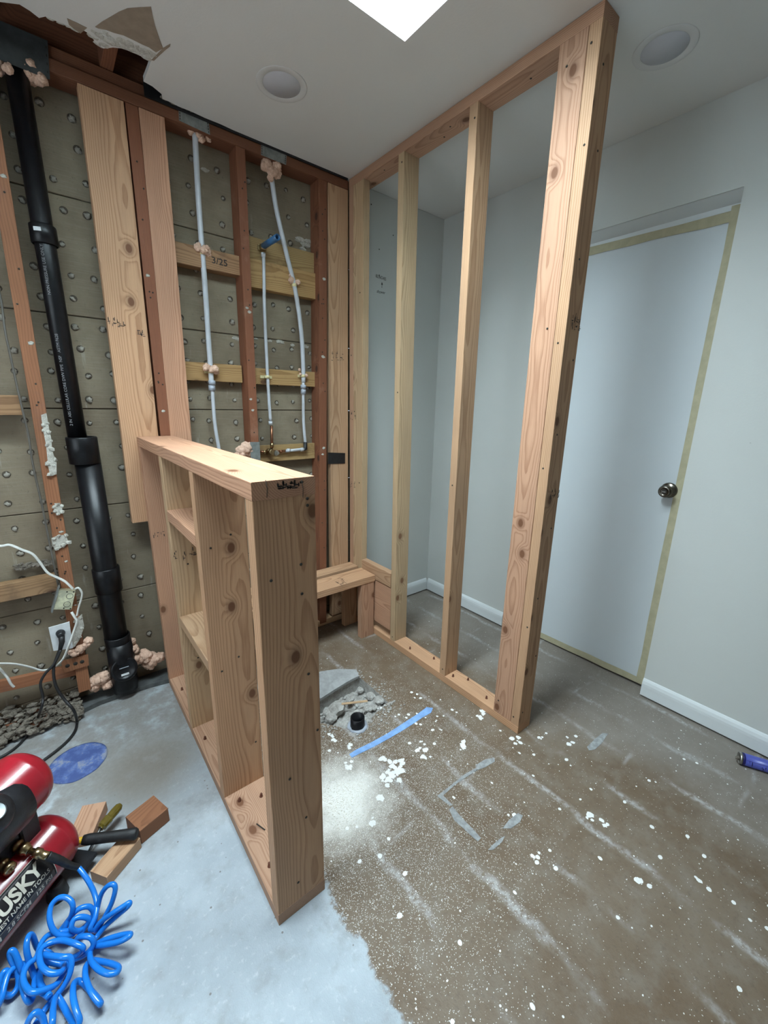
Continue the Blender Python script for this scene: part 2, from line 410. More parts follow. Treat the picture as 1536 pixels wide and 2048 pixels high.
def spline(pts, n=8, closed=False):
    pts = [Vector(p) for p in pts]; out = []
    for i in range(len(pts)-1):
        p0 = pts[max(i-1, 0)]; p1 = pts[i]; p2 = pts[i+1]; p3 = pts[min(i+2, len(pts)-1)]
        for k in range(n):
            t = k/n; out.append(.5*((2*p1)+(p2-p0)*t+(2*p0-5*p1+4*p2-p3)*t*t+(3*p1-p0-3*p2+p3)*t**3))
    out.append(pts[-1]); return out
def ink(name, o, u, v, w, h, cols, mat, parent, seed, nrm):
    """smudged lumber grade stamp: short ink strokes in a block"""
    R = random.Random(seed); o = Vector(o); u = Vector(u).normalized(); v = Vector(v).normalized(); nrm = Vector(nrm)*.0006; mb = MB()
    for c in range(cols):
        for k in range(R.randint(4, 7)):
            a = (c+R.uniform(.1, .75))/cols*w; b = R.uniform(0, .85)*h; du = R.uniform(.006, .012) if R.random() < .5 else R.uniform(.0015, .003); dv = R.uniform(.0015, .003) if du > .004 else R.uniform(.006, h*.45)
            p = o+u*a+v*b+nrm
            mb.prism([p, p+u*du, p+u*du+v*dv, p+v*dv], nrm*.3)
    return obj(name, mb, mat, parent)
def screws(pts, nrm, r, mat, parent, name='screw_head'):
    for p in pts:
        mb = MB(); mb.lathe([(r*1.0, 0), (r, .0008), (r*.5, .0013), (0, .0013)], p, nrm, mat, seg=8); obj(name, mb, mat, parent)

# ================================================================== SETTING
X0, X1, Y0 = -2.7, .698, -3.7
# ---- floor with the broken-out pit
pit = [(718, 1353), (692, 1366), (643, 1397), (600, 1424), (606, 1462), (645, 1446), (672, 1452), (698, 1459), (722, 1452), (737, 1447), (752, 1426), (765, 1416), (776, 1404), (748, 1379)]
pitw = [P(x, y, 'z', 0) for x, y in pit]
bm = bmesh.new()
outer = [bm.verts.new(v) for v in ((X0-.1, Y0-.1, 0), (.9, Y0-.1, 0), (.9, .2, 0), (X0-.1, .2, 0))]
inner = [bm.verts.new(v) for v in pitw]
ed = [bm.edges.new((L[i], L[(i+1) % len(L)])) for L in (outer, inner) for i in range(len(L))]
bmesh.ops.triangle_fill(bm, use_beauty=True, edges=ed)
for f in bm.faces:
    if f.normal.z < 0: f.normal_flip()
low = [bm.verts.new(v+Vector((rnd(-.006, .006), rnd(-.006, .006), -.14))) for v in pitw]
nI = len(inner)
wallf = [bm.faces.new((inner[i], inner[(i+1) % nI], low[(i+1) % nI], low[i])) for i in range(nI)]
bot = bm.faces.new(low)
mb = MB(); mb.bm = bm; mb.mats = [FLOOR, RUBBLE]
for f in wallf+[bot]: f.material_index = 1
floor = struct(obj('floor', mb, None, None, loc=(0, 0, 0)), 'concrete floor, brown with paint splatter on the right and bare grey on the left')

# light concrete patch left standing beside the pit (broken front edge)
mb = MB()
pp = [P(x, y, 'z', .012) for x, y in ((641, 1343), (676, 1338), (713, 1339), (718, 1352), (705, 1358), (692, 1365), (668, 1380), (643, 1396), (585, 1420), (560, 1385))]
mb.prism([Vector((v.x, v.y, .0005)) for v in pp], (0, 0, .0125))
obj('concrete_patch', mb, PATCH, floor)

# ---- ceiling with the skylight opening and the torn back edge
tear = [(0, 4), (39, 9), (60, 22), (78, 36), (91, 33), (112, 42), (135, 51), (169, 62), (180, 68), (190, 84), (206, 97), (226, 95), (245, 97), (268, 106), (294, 118), (302, 121), (296, 140), (287, 163), (305, 173), (323, 188), (325, 198), (340, 204), (357, 213), (380, 222), (410, 236), (440, 248), (470, 262), (500, 277), (530, 290), (560, 303), (590, 317), (620, 330), (655, 343), (690, 354)]
te = [P(x, y, 'z', H) for x, y in tear]
bm = bmesh.new()
ol = [Vector((X0, Y0, H)), Vector((.9, Y0, H)), Vector((.9, .02, H)), Vector((.0, .02, H))]+[v for v in te[::-1]]+[Vector((-1.5, -.12, H)), Vector((X0, -.09, H))]
outer = [bm.verts.new(v) for v in ol]
inner = [bm.verts.new(v) for v in ((SKX0, SKY0, H), (SKX1, SKY0, H), (SKX1, SKY1, H), (SKX0, SKY1, H))]
ed = [bm.edges.new((L[i], L[(i+1) % len(L)])) for L in (outer, inner) for i in range(len(L))]
bmesh.ops.triangle_fill(bm, use_beauty=True, edges=ed)
bmesh.ops.recalc_face_normals(bm, faces=bm.faces[:])
for f in bm.faces:
    if f.normal.z > 0: f.normal_flip()
r = bmesh.ops.extrude_face_region(bm, geom=bm.faces[:])
bmesh.ops.translate(bm, vec=(0, 0, .016), verts=[g for g in r['geom'] if isinstance(g, bmesh.types.BMVert)])
mb = MB(); mb.bm = bm
ceiling = struct(obj('ceiling', mb, CEIL, None, loc=(0, 0, 0)), 'white painted ceiling torn away along the open framed wall')
def flatpoly(name, pts, z, th, mat, parent):
    mb = MB(); mb.prism([P(x, y, 'z', z) for x, y in pts], (0, 0, th)); return obj(name, mb, mat, parent)
flatpoly('torn_paper', [(190, 54), (205, 43), (221, 34), (238, 24), (255, 17), (280, 15), (302, 14), (305, 30), (310, 52), (320, 81), (326, 97), (312, 105), (298, 95), (284, 89), (266, 80), (247, 71), (228, 66), (212, 60), (196, 57)], H-.0012, .001, KRAFT, ceiling)
flatpoly('torn_paper', [(134, 37), (152, 45), (174, 56), (167, 62), (161, 67), (148, 58), (138, 50)], H-.0012, .001, KRAFT, ceiling)
mb = MB()
mb.prism([P(x, y, 'z', H-.001) for x, y in ((326, 97), (333, 92), (341, 88), (340, 93), (330, 101), (318, 112), (308, 122), (303, 120))], (0, 0, .0008)); obj('paper_flap', mb, KRAFT, ceiling)
mb = MB(); R = random.Random(3)
for x, y, s in [(188, 60, .014), (196, 66, .018), (205, 74, .02), (212, 66, .018), (218, 78, .02), (210, 88, .016), (225, 74, .018), (232, 84, .02), (242, 78, .02), (246, 90, .018), (258, 84, .02), (262, 96, .018), (272, 92, .02), (278, 102, .018), (288, 100, .02), (292, 112, .016), (300, 106, .018), (306, 108, .014), (200, 88, .014), (186, 72, .014), (120, 44, .01), (136, 50, .01), (100, 36, .009), (150, 58, .01)]:
    mb.lump(P(x, y, 'z', H+.004), s, None, 2, .6, R.random()*50, (1.2, .9, .35), True)
obj('gypsum_edge', mb, GYP, ceiling)['kind'] = 'stuff'
mb = MB()
for i in range(20, 33):
    p = te[i]; q = te[i+1]
    for k in range(4):
        c = p.lerp(q, rnd(0, 1)); mb.lump(c+Vector((0, .004, .007)), rnd(.005, .011), None, 1, .5, rnd(0, 99), (1.4, .8, .7), True)
obj('ragged_edge', mb, DEBRIS, ceiling)['kind'] = 'stuff'
# closed box round the void above the ceiling, added to block stray light
mb = MB(); mb.box(((X0+.9)/2, (Y0+.2)/2, 2.86), (.9-X0+.2, .2-Y0+.2, .02))
bmx = mb.bm
mb2 = MB(); 
for (c, d) in (((X0-.02, (Y0+.2)/2, 2.66), (.04, 4.1, .42)), ((.92, (Y0+.2)/2, 2.66), (.04, 4.1, .42)), (((X0+.9)/2, Y0-.02, 2.66), (3.7, .04, .42)), (((X0+.9)/2, .2, 2.66), (3.7, .04, .42))): mb2.box(c, d)
roof_c = [((X0+SKX0)/2, (Y0+.2)/2, 2.86, SKX0-X0, .2-Y0), ((SKX1+.9)/2, (Y0+.2)/2, 2.86, .9-SKX1, .2-Y0), ((SKX0+SKX1)/2, (Y0+SKY0)/2, 2.86, SKX1-SKX0, SKY0-Y0), ((SKX0+SKX1)/2, (SKY1+.2)/2, 2.86, SKX1-SKX0, .2-SKY1)]
for x, y, z, dx, dy in roof_c: mb2.box((x, y, z), (dx, dy, .02))
bmx.free(); struct(obj('roof_void_box', mb2, OLD, None), 'dark box added round the roof void to keep outside light out')
# ---- skylight
sk = empty('window_1', ((SKX0+SKX1)/2, (SKY0+SKY1)/2, H)); struct(sk, 'bright skylight well in the ceiling')
for c, d in (((SKX0-.006, (SKY0+SKY1)/2, (H+SKTOP)/2+.009), (.012, SKY1-SKY0+.024, SKTOP-H-.018)), ((SKX1+.006, (SKY0+SKY1)/2, (H+SKTOP)/2+.009), (.012, SKY1-SKY0+.024, SKTOP-H-.018)),
             (((SKX0+SKX1)/2, SKY0-.006, (H+SKTOP)/2+.009), (SKX1-SKX0, .012, SKTOP-H-.018)), (((SKX0+SKX1)/2, SKY1+.006, (H+SKTOP)/2+.009), (SKX1-SKX0, .012, SKTOP-H-.018))):
    mb = MB(); mb.box(c, d); obj('well_side', mb, WELLW, sk)
mb = MB(); mb.box(((SKX0+SKX1)/2, (SKY0+SKY1)/2, SKTOP+.006), (SKX1-SKX0+.03, SKY1-SKY0+.03, .01)); obj('diffuser_pane', mb, SKYG, sk)

# ---- other walls
def wallbox(name, boxes, mat, label):
    mb = MB()
    for a, b in boxes: mb.box([(a[i]+b[i])/2 for i in range(3)], [abs(b[i]-a[i]) for i in range(3)])
    return struct(obj(name, mb, mat), label)
DY0, DY1, DZ = -1.478, -.70, 2.119
wr = wallbox('wall_right', [((X1, Y0, 0), (X1+.14, DY0, H-.0005)), ((X1, DY1, 0), (X1+.14, .19, H-.0005)), ((X1, DY0, DZ), (X1+.14, DY1, H-.0005)), ((X1+.14, DY0, 0), (X1+.16, DY1, DZ))], WALL, 'pale grey green painted right wall holding the white door')
wallbox('wall_front', [((X0, Y0-.1, 0), (X1+.1, Y0, H))], LATH, 'unseen wall behind the viewer, in dark lath to cut bounce light')  # dark lath picked for this unseen wall to weaken the bounce light
wl = wallbox('wall_left', [((X0-.1, Y0, 0), (X0, WY0, H)), ((X0-.1, WY1, 0), (X0, .1, H)), ((X0-.1, WY0, 0), (X0, WY1, WZ0)), ((X0-.1, WY0, WZ1), (X0, WY1, H))], LATH, 'unseen left wall in dark lath to cut bounce light, with an added fill window')  # same dark lath to dim the bounce; opening made for the fill window
wn = empty('fill_window', (X0, (WY0+WY1)/2, WZ0)); struct(wn, 'unseen window added in the left wall for fill light')
mb = MB(); mb.box((X0-.05, (WY0+WY1)/2, (WZ0+WZ1)/2), (.006, WY1-WY0, WZ1-WZ0)); obj('pane', mb, SKYG, wn)  # glowing pane of the added fill window
mb = MB()
for y in (WY0+.02, (WY0+WY1)/2, WY1-.02): mb.box((X0-.03, y, (WZ0+WZ1)/2), (.03, .04, WZ1-WZ0))
for z in (WZ0+.02, WZ1-.02): mb.box((X0-.03, (WY0+WY1)/2, z), (.03, WY1-WY0, .04))
obj('window_frame', mb, TRIMW, wn)

# ---- back wall: open framing on the left, painted drywall to the right of the new partition
wb = empty('wall_back', (-.6, .09, 0)); struct(wb, 'open back wall of old redwood studs over button-keyed gypsum lath')
mb = MB(); mb.box(((.091+X1)/2, .045, H/2), (X1-.091, .088, H-.004)); dryw = obj('drywall_panel', mb, WALL, wb)
# lath boards
LZ = [2.06, 1.652, 1.302, .896, .487, .08]
edges = [2.48]+LZ+[-.02]
for a, b in zip(edges, edges[1:]):
    for x0, x1 in ((X0, -1.376), (-1.376, -.555), (-.555, .09)):
        mb = MB(); g = .0016; mb.box(((x0+x1)/2, .0965, (a+b)/2), (x1-x0-.001, .012, a-b-2*g), bev=.002); obj('lath_board', mb, LATH, wb)
mb = MB(); mb.box(((X0+.02)/2, .106, 1.23), (.02-X0, .006, 2.55)); obj('wall_backing', mb, HOLE, wb)
KHOLE = flat('key_hole_shadow_gap', (.075, .06, .042), .9)
KEYP = m_rock('plaster_key_lump', (.20, .18, .145), (.40, .375, .32), .003, 90)
# plaster keys squeezed through the lath holes
keym = []
for k in range(6):
    mb = MB(); mb.lathe([(.0118, 0), (.0118, .0006), (.0105, .0008), (0, .0009)], (0, 0, 0), (0, -1, 0), KHOLE, seg=14, cap=False)
    mb.lump((rnd(-.002, .002), -.001, rnd(-.0035, -.0005)), .0082, KEYP, 2, .75, k*5+1, (1, .6, 1.05), False, 2.2)
    me = bpy.data.meshes.new('plaster_key'); mb.bm.to_mesh(me); mb.bm.free()
    for m in mb.mats: me.materials.append(m)
    keym.append(me)
R = random.Random(11)
keycols = [-1.62, -1.525, -1.43, -1.322, -1.216, -1.13, -.835, -.745, -.62, -.50, -.395, -.300, -.205]
for kx in keycols:
    for a, b in zip(edges, edges[1:]):
        n = 4 if a-b > .3 else 1
        for k in range(n):
            z = a-(a-b)*(k+.5)/n if n > 1 else (a+b)/2
            if z > 2.38 or z < .06: continue
            if R.random() < .06: continue
            o = bpy.data.objects.new('plaster_key', R.choice(keym)); COL.objects.link(o)
            o.location = (kx+R.uniform(-.012, .012), .0903, z+R.uniform(-.012, .012)); s = R.uniform(.85, 1.2); o.scale = (s, s, s)
            o.rotation_euler = (0, R.uniform(-.4, .4), 0); par(o, wb)
# smears and squeeze-out along joints
mb = MB(); R = random.Random(5)
for (px, py, s) in [(470, 676, .010), (476, 678, .012), (512, 678, .008), (540, 682, .009), (560, 684, .014), (585, 690, .009), (612, 693, .012), (600, 480, .018), (612, 490, .02), (618, 486, .022), (606, 498, .012), (410, 340, .012)]:
    mb.lump(P(px, py, 'y', .09), s, None, 2, .5, R.random()*60, (1.5, .35, .7), True)
obj('plaster_smear', mb, PLAS, wb)['kind'] = 'stuff'
# framing members.  front faces on y = 0
def vstud(name, xt, xb, zt, zb, wd, mat, y=.0, t=.087, parent=wb): return board(name, ((xt), y+t/2, zt), ((xb), y+t/2, zb), wd, t, (1, 0, 0), mat, parent)
vstud('stud', -1.363, -1.402, 2.388, .10, .044, OLDO)
vstud('stud', -.955, -.975, 2.388, .02, .042, OLD, y=.004, t=.083)
vstud('stud', -.554, -.580, 2.388, .02, .040, OLD)
vstud('stud', -.150, -.200, 2.388, .02, .046, OLD)
vstud('stud', -1.80, -1.80, 2.388, .02, .044, OLD)
vstud('nailer_board', -1.049, -1.068, 2.386, .822, .136, FIR, y=-.001, t=.038)
vstud('nailer_board', -.890, -.913, 2.386, .45, .086, FIRP, y=-.001, t=.038)
nb = vstud('nailer_board', -.0645, -.074, 2.386, .05, .118, FIR, y=-.001, t=.038)
board('top_plate', (X0, .045, 2.4085), (-.004, .045, 2.4085), .089, .038, (0, 1, 0), OLD, wb)
board('top_plate', (X0, .049, 2.4475), (-.004, .049, 2.4475), .082, .038, (0, 1, 0), OLD, wb)
board('rim_joist', (X0, .06, 2.56), (-.004, .06, 2.56), .18, .036, (0, 0, 1), OLD, wb)
for jx in (-1.62, -1.02, -.42): board('ceiling_joist', (jx, .03, 2.545), (jx, -.77, 2.545), .15, .038, (0, 0, 1), OLD, wb)
board('sill_plate', (-1.05, .045, .020), (-.004, .045, .020), .085, .036, (0, 1, 0), FIRY, wb)
for px0, px1, pt, pb, y0, t, mat in [(0, 60, 791, 830, .002, .038, OLDB), (0, 116, 1150, 1182, .002, .045, OLDB)]:
    a = P(px0, (pt+pb)/2, 'y', 0); b = P(px1, (pt+pb)/2, 'y', 0); zt = P(px1, pt, 'y', 0).z; zb = P(px1, pb, 'y', 0).z
    zc = (zt+zb)/2; board('blocking', (-1.775, y0+t/2, zc), (-1.425, y0+t/2, zc), zt-zb, t, (0, 0, 1), mat, wb)
def block(x0, x1, z0, z1, y, t, mat): return board('blocking', (x0, y+t/2, (z0+z1)/2), (x1, y+t/2, (z0+z1)/2), z1-z0, t, (0, 0, 1), mat, wb)
def zof(px, py, y=0.0): return P(px, py, 'y', y).z
def xof(px, py, y=0.0): return P(px, py, 'y', y).x
bk1 = block(-.848, -.578, zof(440, 543, .03), zof(440, 503, .03), .03, .058, OLDB)
block(-.53, -.178, zof(560, 537, .045), zof(560, 487, .045), .052, .018, OLDY)
block(-.53, -.178, zof(560, 585, .04), zof(560, 530, .04), .04, .045, OLDY)
block(-.87, -.592, zof(430, 763, .05), zof(430, 727, .05), .05, .02, OLDY)
block(-.545, -.190, zof(570, 771, .05), zof(570, 740, .05), .05, .02, OLDY)
block(-.555, -.204, zof(570, 921, .05), zof(570, 889, .05), .05, .02, OLDY)
mb = MB(); mb.box((-.46, -.0045, 2.452), (.9, .005, .05)); obj('black_gap_strip', mb, RUBB, wb)  # black strip along the gap between torn ceiling edge and top plate
# steel nail plates on the plate edge
for pts, mat in (([(357, 215), (417, 243), (420, 270), (358, 241)], GALV), ([(522, 288), (573, 310), (572, 330), (522, 310)], GALV), ([(-20, 33), (95, 82), (100, 160), (-20, 112)], DARKST)):
    mb = MB(); mb.prism([P(x, y, 'y', -.0015) for x, y in pts], (0, -.0015, 0)); o = obj('nail_plate', mb, mat, wb)
    a = [P(x, y, 'y', -.0031) for x, y in pts]
    for e0, e1 in ((a[0], a[3]), (a[1], a[2])):
        c = (a[0]+a[1]+a[2]+a[3])/4
        for k in range(4):
            q = e0.lerp(e1, .15+.23*k).lerp(c, .07); mb = MB(); mb.box(q, (.003, .0008, .006)); obj('tooth_slot', mb, HOLE, o)
mb = MB(); mb.prism([P(x, y, 'y', -.002) for x, y in ((656, 905), (690, 906), (690, 927), (656, 928))], (0, -.0015, 0)); obj('steel_strap', mb, RUBB, wb)
mb = MB(); mb.prism([P(x, y, 'y', -.002) for x, y in ((500, 884), (519, 884), (521, 925), (502, 925))], (0, -.0015, 0)); obj('nail_plate', mb, GALV, wb)
# screw heads and stains on the old studs
R = random.Random(8)
for (xt, xb) in ((-1.363, -1.402), (-.955, -.975), (-.554, -.580), (-.150, -.200)):
    yy = .0035 if xt == -.955 else -.0005
    screws([(xt+(xb-xt)*(2.388-z)/2.3+R.uniform(-.012, .012), yy, z) for z in [R.uniform(.5, 2.3) for _ in range(16)]], (0, -1, 0), .0032, HOLE, wb, 'nail_hole')
    for z in [R.uniform(.6, 2.2) for _ in range(4)]:
        mb = MB(); mb.lump((xt+(xb-xt)*(2.388-z)/2.3+R.uniform(-.01, .01), yy, z), R.uniform(.004, .009), None, 2, .5, R.random()*40, (1.3, .12, .9)); obj('plaster_spot', mb, PLAS, wb)
# crumbled plaster left on the left stud
for i, (pts, th) in enumerate([([(82, 830), (93, 826), (97, 850), (103, 880), (104, 900), (113, 925), (113, 948), (100, 952), (96, 930), (92, 890), (86, 860)], .012), ([(106, 1012), (114, 1007), (124, 1012), (125, 1024), (116, 1030), (109, 1022)], .016), ([(103, 1076), (118, 1070), (132, 1070), (137, 1085), (128, 1092), (112, 1100), (104, 1090)], .010), ([(150, 1240), (164, 1228), (168, 1250), (160, 1275), (150, 1290), (140, 1296), (148, 1262)], .02)]):
    mb = MB(); mb.prism([P(x, y, 'y', -.0006) for x, y in pts], (0, -th*.6, 0))
    c = P(sum(p[0] for p in pts)/len(pts), sum(p[1] for p in pts)/len(pts), 'y', 0)
    for x, y in pts:
        q = P(x, y, 'y', -th*.5); mb.lump(q.lerp(Vector((c.x, q.y, c.z)), rnd(.0, .4)), rnd(.006, .011), None, 1, .6, rnd(0, 80), (1, .8, 1), True)
    obj('plaster_crust', mb, PLAS, wb)
# perforated strap, lower boards and rubble at the foot of the left bay
sp = [P(x, y, 'y', -.006) for x, y in ((122, 1322), (176, 1308), (178, 1330), (126, 1346))]
mb = MB(); mb.prism(sp, (0, -.003, 0)); st = obj('perforated_strap', mb, OLDO, wb)
for t_ in (.2, .5, .75):
    mb = MB(); q = sp[0].lerp(sp[1], t_)*.5+sp[3].lerp(sp[2], t_)*.5; mb.lathe([(.008, 0), (.008, .0006), (0, .0008)], (q.x, -.0092, q.z), (0, -1, 0), HOLE, seg=12); obj('strap_hole', mb, HOLE, st)
a = P(22, 1365, 'y', .02); b = P(152, 1332, 'y', .02)
board('blocking', (a.x-.1, .03, a.z-.0), (b.x, .03, b.z-.02), .05, .02, (0, 0, 1), OLDO, wb)
board('sill_plate', (-2.2, .045, .02), (-1.445, .045, .02), .085, .036, (0, 1, 0), OLD, wb)
mb = MB(); R = random.Random(21)
for k in range(700):
    x = R.uniform(-1.85, -1.43); y = R.uniform(-.05, .075); mb.lump((x, y, max(0, .05*(1+y*8))*R.uniform(.4, 1.2)), R.choice([.003, .005, .007, .010, .016]), None, 1, .6, R.random()*99, (1.2, 1, .7), True)
for k in range(60):
    x = R.uniform(-1.54, -1.43); mb.lump((x, R.uniform(.02, .08), .645+.045+R.uniform(0, .012)), R.uniform(.004, .010), None, 1, .6, R.random()*99, (1.2, 1, .7), True)
o = obj('plaster_rubble', mb, DEBRIS, wb); o['kind'] = 'stuff'
# dark flashing strip on the floor under the stack
mb = MB(); mb.prism([P(x, y, 'z', .022) for x, y in ((158, 1388), (200, 1372), (262, 1352), (334, 1335), (347, 1356), (300, 1368), (250, 1384), (200, 1402), (162, 1420))], (0, 0, -.0215)); obj('flashing_strip', mb, MEMB, wb)
# pencil date and notes
def text_mesh(txt, size, bold=.0):
    c = bpy.data.curves.new('t', 'FONT'); c.body = txt; c.size = size; c.offset = bold; c.resolution_u = 3
    o = bpy.data.objects.new('t', c); COL.objects.link(o); dg = bpy.context.evaluated_depsgraph_get()
    me = bpy.data.meshes.new_from_object(o.evaluated_get(dg)); bpy.data.objects.remove(o, do_unlink=True); bpy.data.curves.remove(c); return me
def text_on(name, txt, size, origin, u, v, mat, parent, bold=0.0, off=.0008, wfac=1.0, shear=0.0, jitter=0.0):
    me = text_mesh(txt, size, bold); u = Vector(u).normalized(); v = Vector(v).normalized(); n = u.cross(v); mb = MB(); b = mb.bm; b.from_mesh(me); bpy.data.meshes.remove(me)
    for q in b.verts:
        x, y = q.co.x*wfac+q.co.y*shear, q.co.y
        y += jitter*math.sin(x*160+1)*size; q.co = Vector(origin)+u*x+v*y+n*off
    for f in b.faces: f.material_index = 0
    return obj(name, mb, mat, parent)
text_on('handwriting', '82 INCHES', .022, (.178, .0008, 2.024), (1, 0, -.05), (0, 0, 1), INK, dryw, .0002, wfac=.72, jitter=.03)
text_on('handwriting', 'shower', .023, (.186, .0008, 1.948), (1, 0, .02), (0, 0, 1), INK, dryw, .0002, wfac=.85, shear=.2, jitter=.03)
mb = MB(); q = P(764, 571, 'y', 0)
mb.prism([(q.x-.0012, .0006, q.z-.012), (q.x+.0012, .0006, q.z-.012), (q.x+.0012, .0006, q.z+.008), (q.x-.0012, .0006, q.z+.008)], (0, -.0006, 0))
mb.prism([(q.x-.006, .0006, q.z+.004), (q.x+.006, .0006, q.z+.004), (q.x, .0006, q.z+.018)], (0, -.0006, 0)); obj('handwriting', mb, INK, dryw)
for px, py in ((732, 519), (731, 738), (728, 876), (730, 957), (757, 498), (757, 550), (741, 408), (785, 470)):
    q = P(px, py, 'y', 0); mb = MB(); mb.lathe([(.0035, 0), (.0025, .0008), (0, .001)], (q.x+.006, .0009, q.z), (0, -1, 0), HOLE, seg=7); obj('screw_hole', mb, HOLE, dryw)
q = P(425, 520, 'y', .03); text_on('pencil_date', '3/25', .036, (q.x-.005, .0295, q.z-.012), (1, 0, -.02), (0, 0, 1), INK, bk1, .0004, wfac=1.1)
q = P(577, 903, 'y', .05); text_on('pencil_note', '6 ins  >   Mix', .014, (q.x, .0495, q.z), (1, 0, 0), (0, 0, 1), INK, wb)
ink('ink_stamp', P(215, 652, 'y', -.0012), (1, 0, 0), (0, 0, 1), .06, .030, 4, INK, wb, 4, (0, -1, 0))
ink('ink_stamp', P(272, 672, 'y', -.0012), (1, 0, 0), (0, 0, 1), .028, .030, 2, INK, wb, 6, (0, -1, 0))
ink('ink_stamp', P(660, 722, 'y', -.0012), (1, 0, 0), (0, 0, 1), .09, .05, 3, INK, wb, 14, (0, -1, 0))

# ---- baseboards
def baseboard(name, a, b, nrm, label, h=.095, t=.014, z0=.010):
    a, b, nrm = Vector(a), Vector(b), Vector(nrm); prof = [(0, z0), (t, z0), (t, h*.62), (t*.93, h*.74), (t*.66, h*.88), (t*.3, h*.97), (0, h)]
    mb = MB(); A = [mb.bm.verts.new(a+nrm*p+Vector((0, 0, z))) for p, z in prof]; B = [mb.bm.verts.new(b+nrm*p+Vector((0, 0, z))) for p, z in prof]; n = len(A)
    for i in range(n): mb.bm.faces.new((A[i], A[(i+1) % n], B[(i+1) % n], B[i]))
    mb.bm.faces.new(A[::-1]); mb.bm.faces.new(B); bmesh.ops.recalc_face_normals(mb.bm, faces=mb.bm.faces[:])
    return struct(obj(name, mb, TRIMW), label)
baseboard('baseboard_right', (X1-.0005, Y0, 0), (X1-.0005, DY0, 0), (-1, 0, 0), 'white rounded baseboard right of the door')
baseboard('baseboard_far', (X1-.0005, DY1+.02, 0), (X1-.0005, -.015, 0), (-1, 0, 0), 'white rounded baseboard between the door and the far corner')
baseboard('baseboard_back', (.095, .0005, 0), (X1-.015, .0005, 0), (0, -1, 0), 'white rounded baseboard on the back wall behind the partition')

# ---- door with its masking tape and knob
DX = .757
d1 = empty('door_1', (DX, (DY0+DY1)/2, 0)); struct(d1, 'white flush door sealed round its edges with tan masking tape')
mb = MB(); mb.box((DX+.020, (DY0+DY1)/2, 1.034), (.036, DY1-DY0-.02, 2.03), bev=.001); slab = obj('door_leaf', mb, DOORW, d1)
mb = MB(); mb.prism([(X1+.002, DY0, DZ-.001), (DX+.005, DY0, 2.092), (DX+.005, DY0, 2.056), (DX+.06, DY0, 2.056), (DX+.06, DY0, DZ-.001)], (0, DY1-DY0, 0)); obj('head_jamb', mb, TRIMW, d1)
mb = MB(); mb.box((DX+.03, DY1-.006, 1.03), (.06, .010, 2.05)); obj('side_jamb', mb, TRIMW, d1)
mb = MB(); mb.box((DX+.03, DY0+.006, 1.03), (.06, .010, 2.05)); obj('side_jamb', mb, TRIMW, d1)
def tape(pts, name='masking_tape', mat=TAPEY, parent=d1, nrm=(-.0012, 0, 0)):
    mb = MB(); mb.prism(pts, nrm); return obj(name, mb, mat, parent)
R = random.Random(2)
def strip(a, b, w, wd, n=9):
    a, b, wd = Vector(a), Vector(b), Vector(wd); up = []; dn = []
    for k in range(n):
        t = k/(n-1); q = a.lerp(b, t); up.append(q+wd*(w/2+R.uniform(-.003, .003))); dn.append(q-wd*(w/2+R.uniform(-.003, .003)))
    return up+dn[::-1]
tx = DX-.0005
tape(strip((tx, DY1, 2.063), (tx, DY0+.012, 2.050), .034, (0, 0, 1)))
tape(strip((tx-.0014, DY0+.022, 2.085), (tx-.0014, DY0+.026, .02), .038, (0, 1, 0), 14))
tape(strip((tx-.0002, DY1, .026), (tx-.0002, DY0+.01, .032), .032, (0, 0, 1)))
q = P(1330, 983, 'x', DX-.05)
kn = MB(); kn.lathe([(.034, 0), (.034, .004), (.028, .008), (.014, .011), (.012, .024), (.020, .031), (.0265, .041), (.0275, .050), (.024, .058), (.016, .063), (.0155, .0605), (.012, .060), (0, .060)], (DX-.0005, q.y, q.z), (-1, 0, 0), KNOB, seg=28)
k_ = obj('door_knob', kn, KNOB, d1)
mb = MB(); mb.lathe([(.0105, 0), (.0105, .003), (.0095, .004), (0, .004)], (DX-.0605, q.y, q.z), (-1, 0, 0), HOLE, seg=16); mb.box((DX-.0652, q.y, q.z), (.004, .013, .0035), CHROME); obj('lock_button', mb, None, k_)
mb = MB(); mb.box((DX-.0035, DY0+.004, q.z), (.003, .012, .058), bev=.001); obj('strike_plate', mb, KNOB, d1)

# ---- recessed ceiling lights (switched off)
for (x, y, lab) in ((-.54, -.375, 'round recessed ceiling light left of the new partition, switched off'), (.31, -1.30, 'round recessed ceiling light right of the new partition, switched off')):
    t = thing('recessed_light', lab, 'ceiling light', (x, y, H), 'recessed ceiling lights')
    mb = MB(); mb.lathe([(.089, -.0004), (.0885, -.0016), (.086, -.0022), (.067, -.0022), (.0658, -.0012), (.0655, -.0004)], (x, y, H), (0, 0, 1), LIGHTF, seg=48, cap=False); obj('trim_ring', mb, LIGHTF, t)
    mb = MB(); mb.lathe([(.0650, -.0004), (.0645, -.0016), (0, -.0018)], (x, y, H), (0, 0, 1), LENS, seg=48, cap=False); obj('lens', mb, LENS, t)

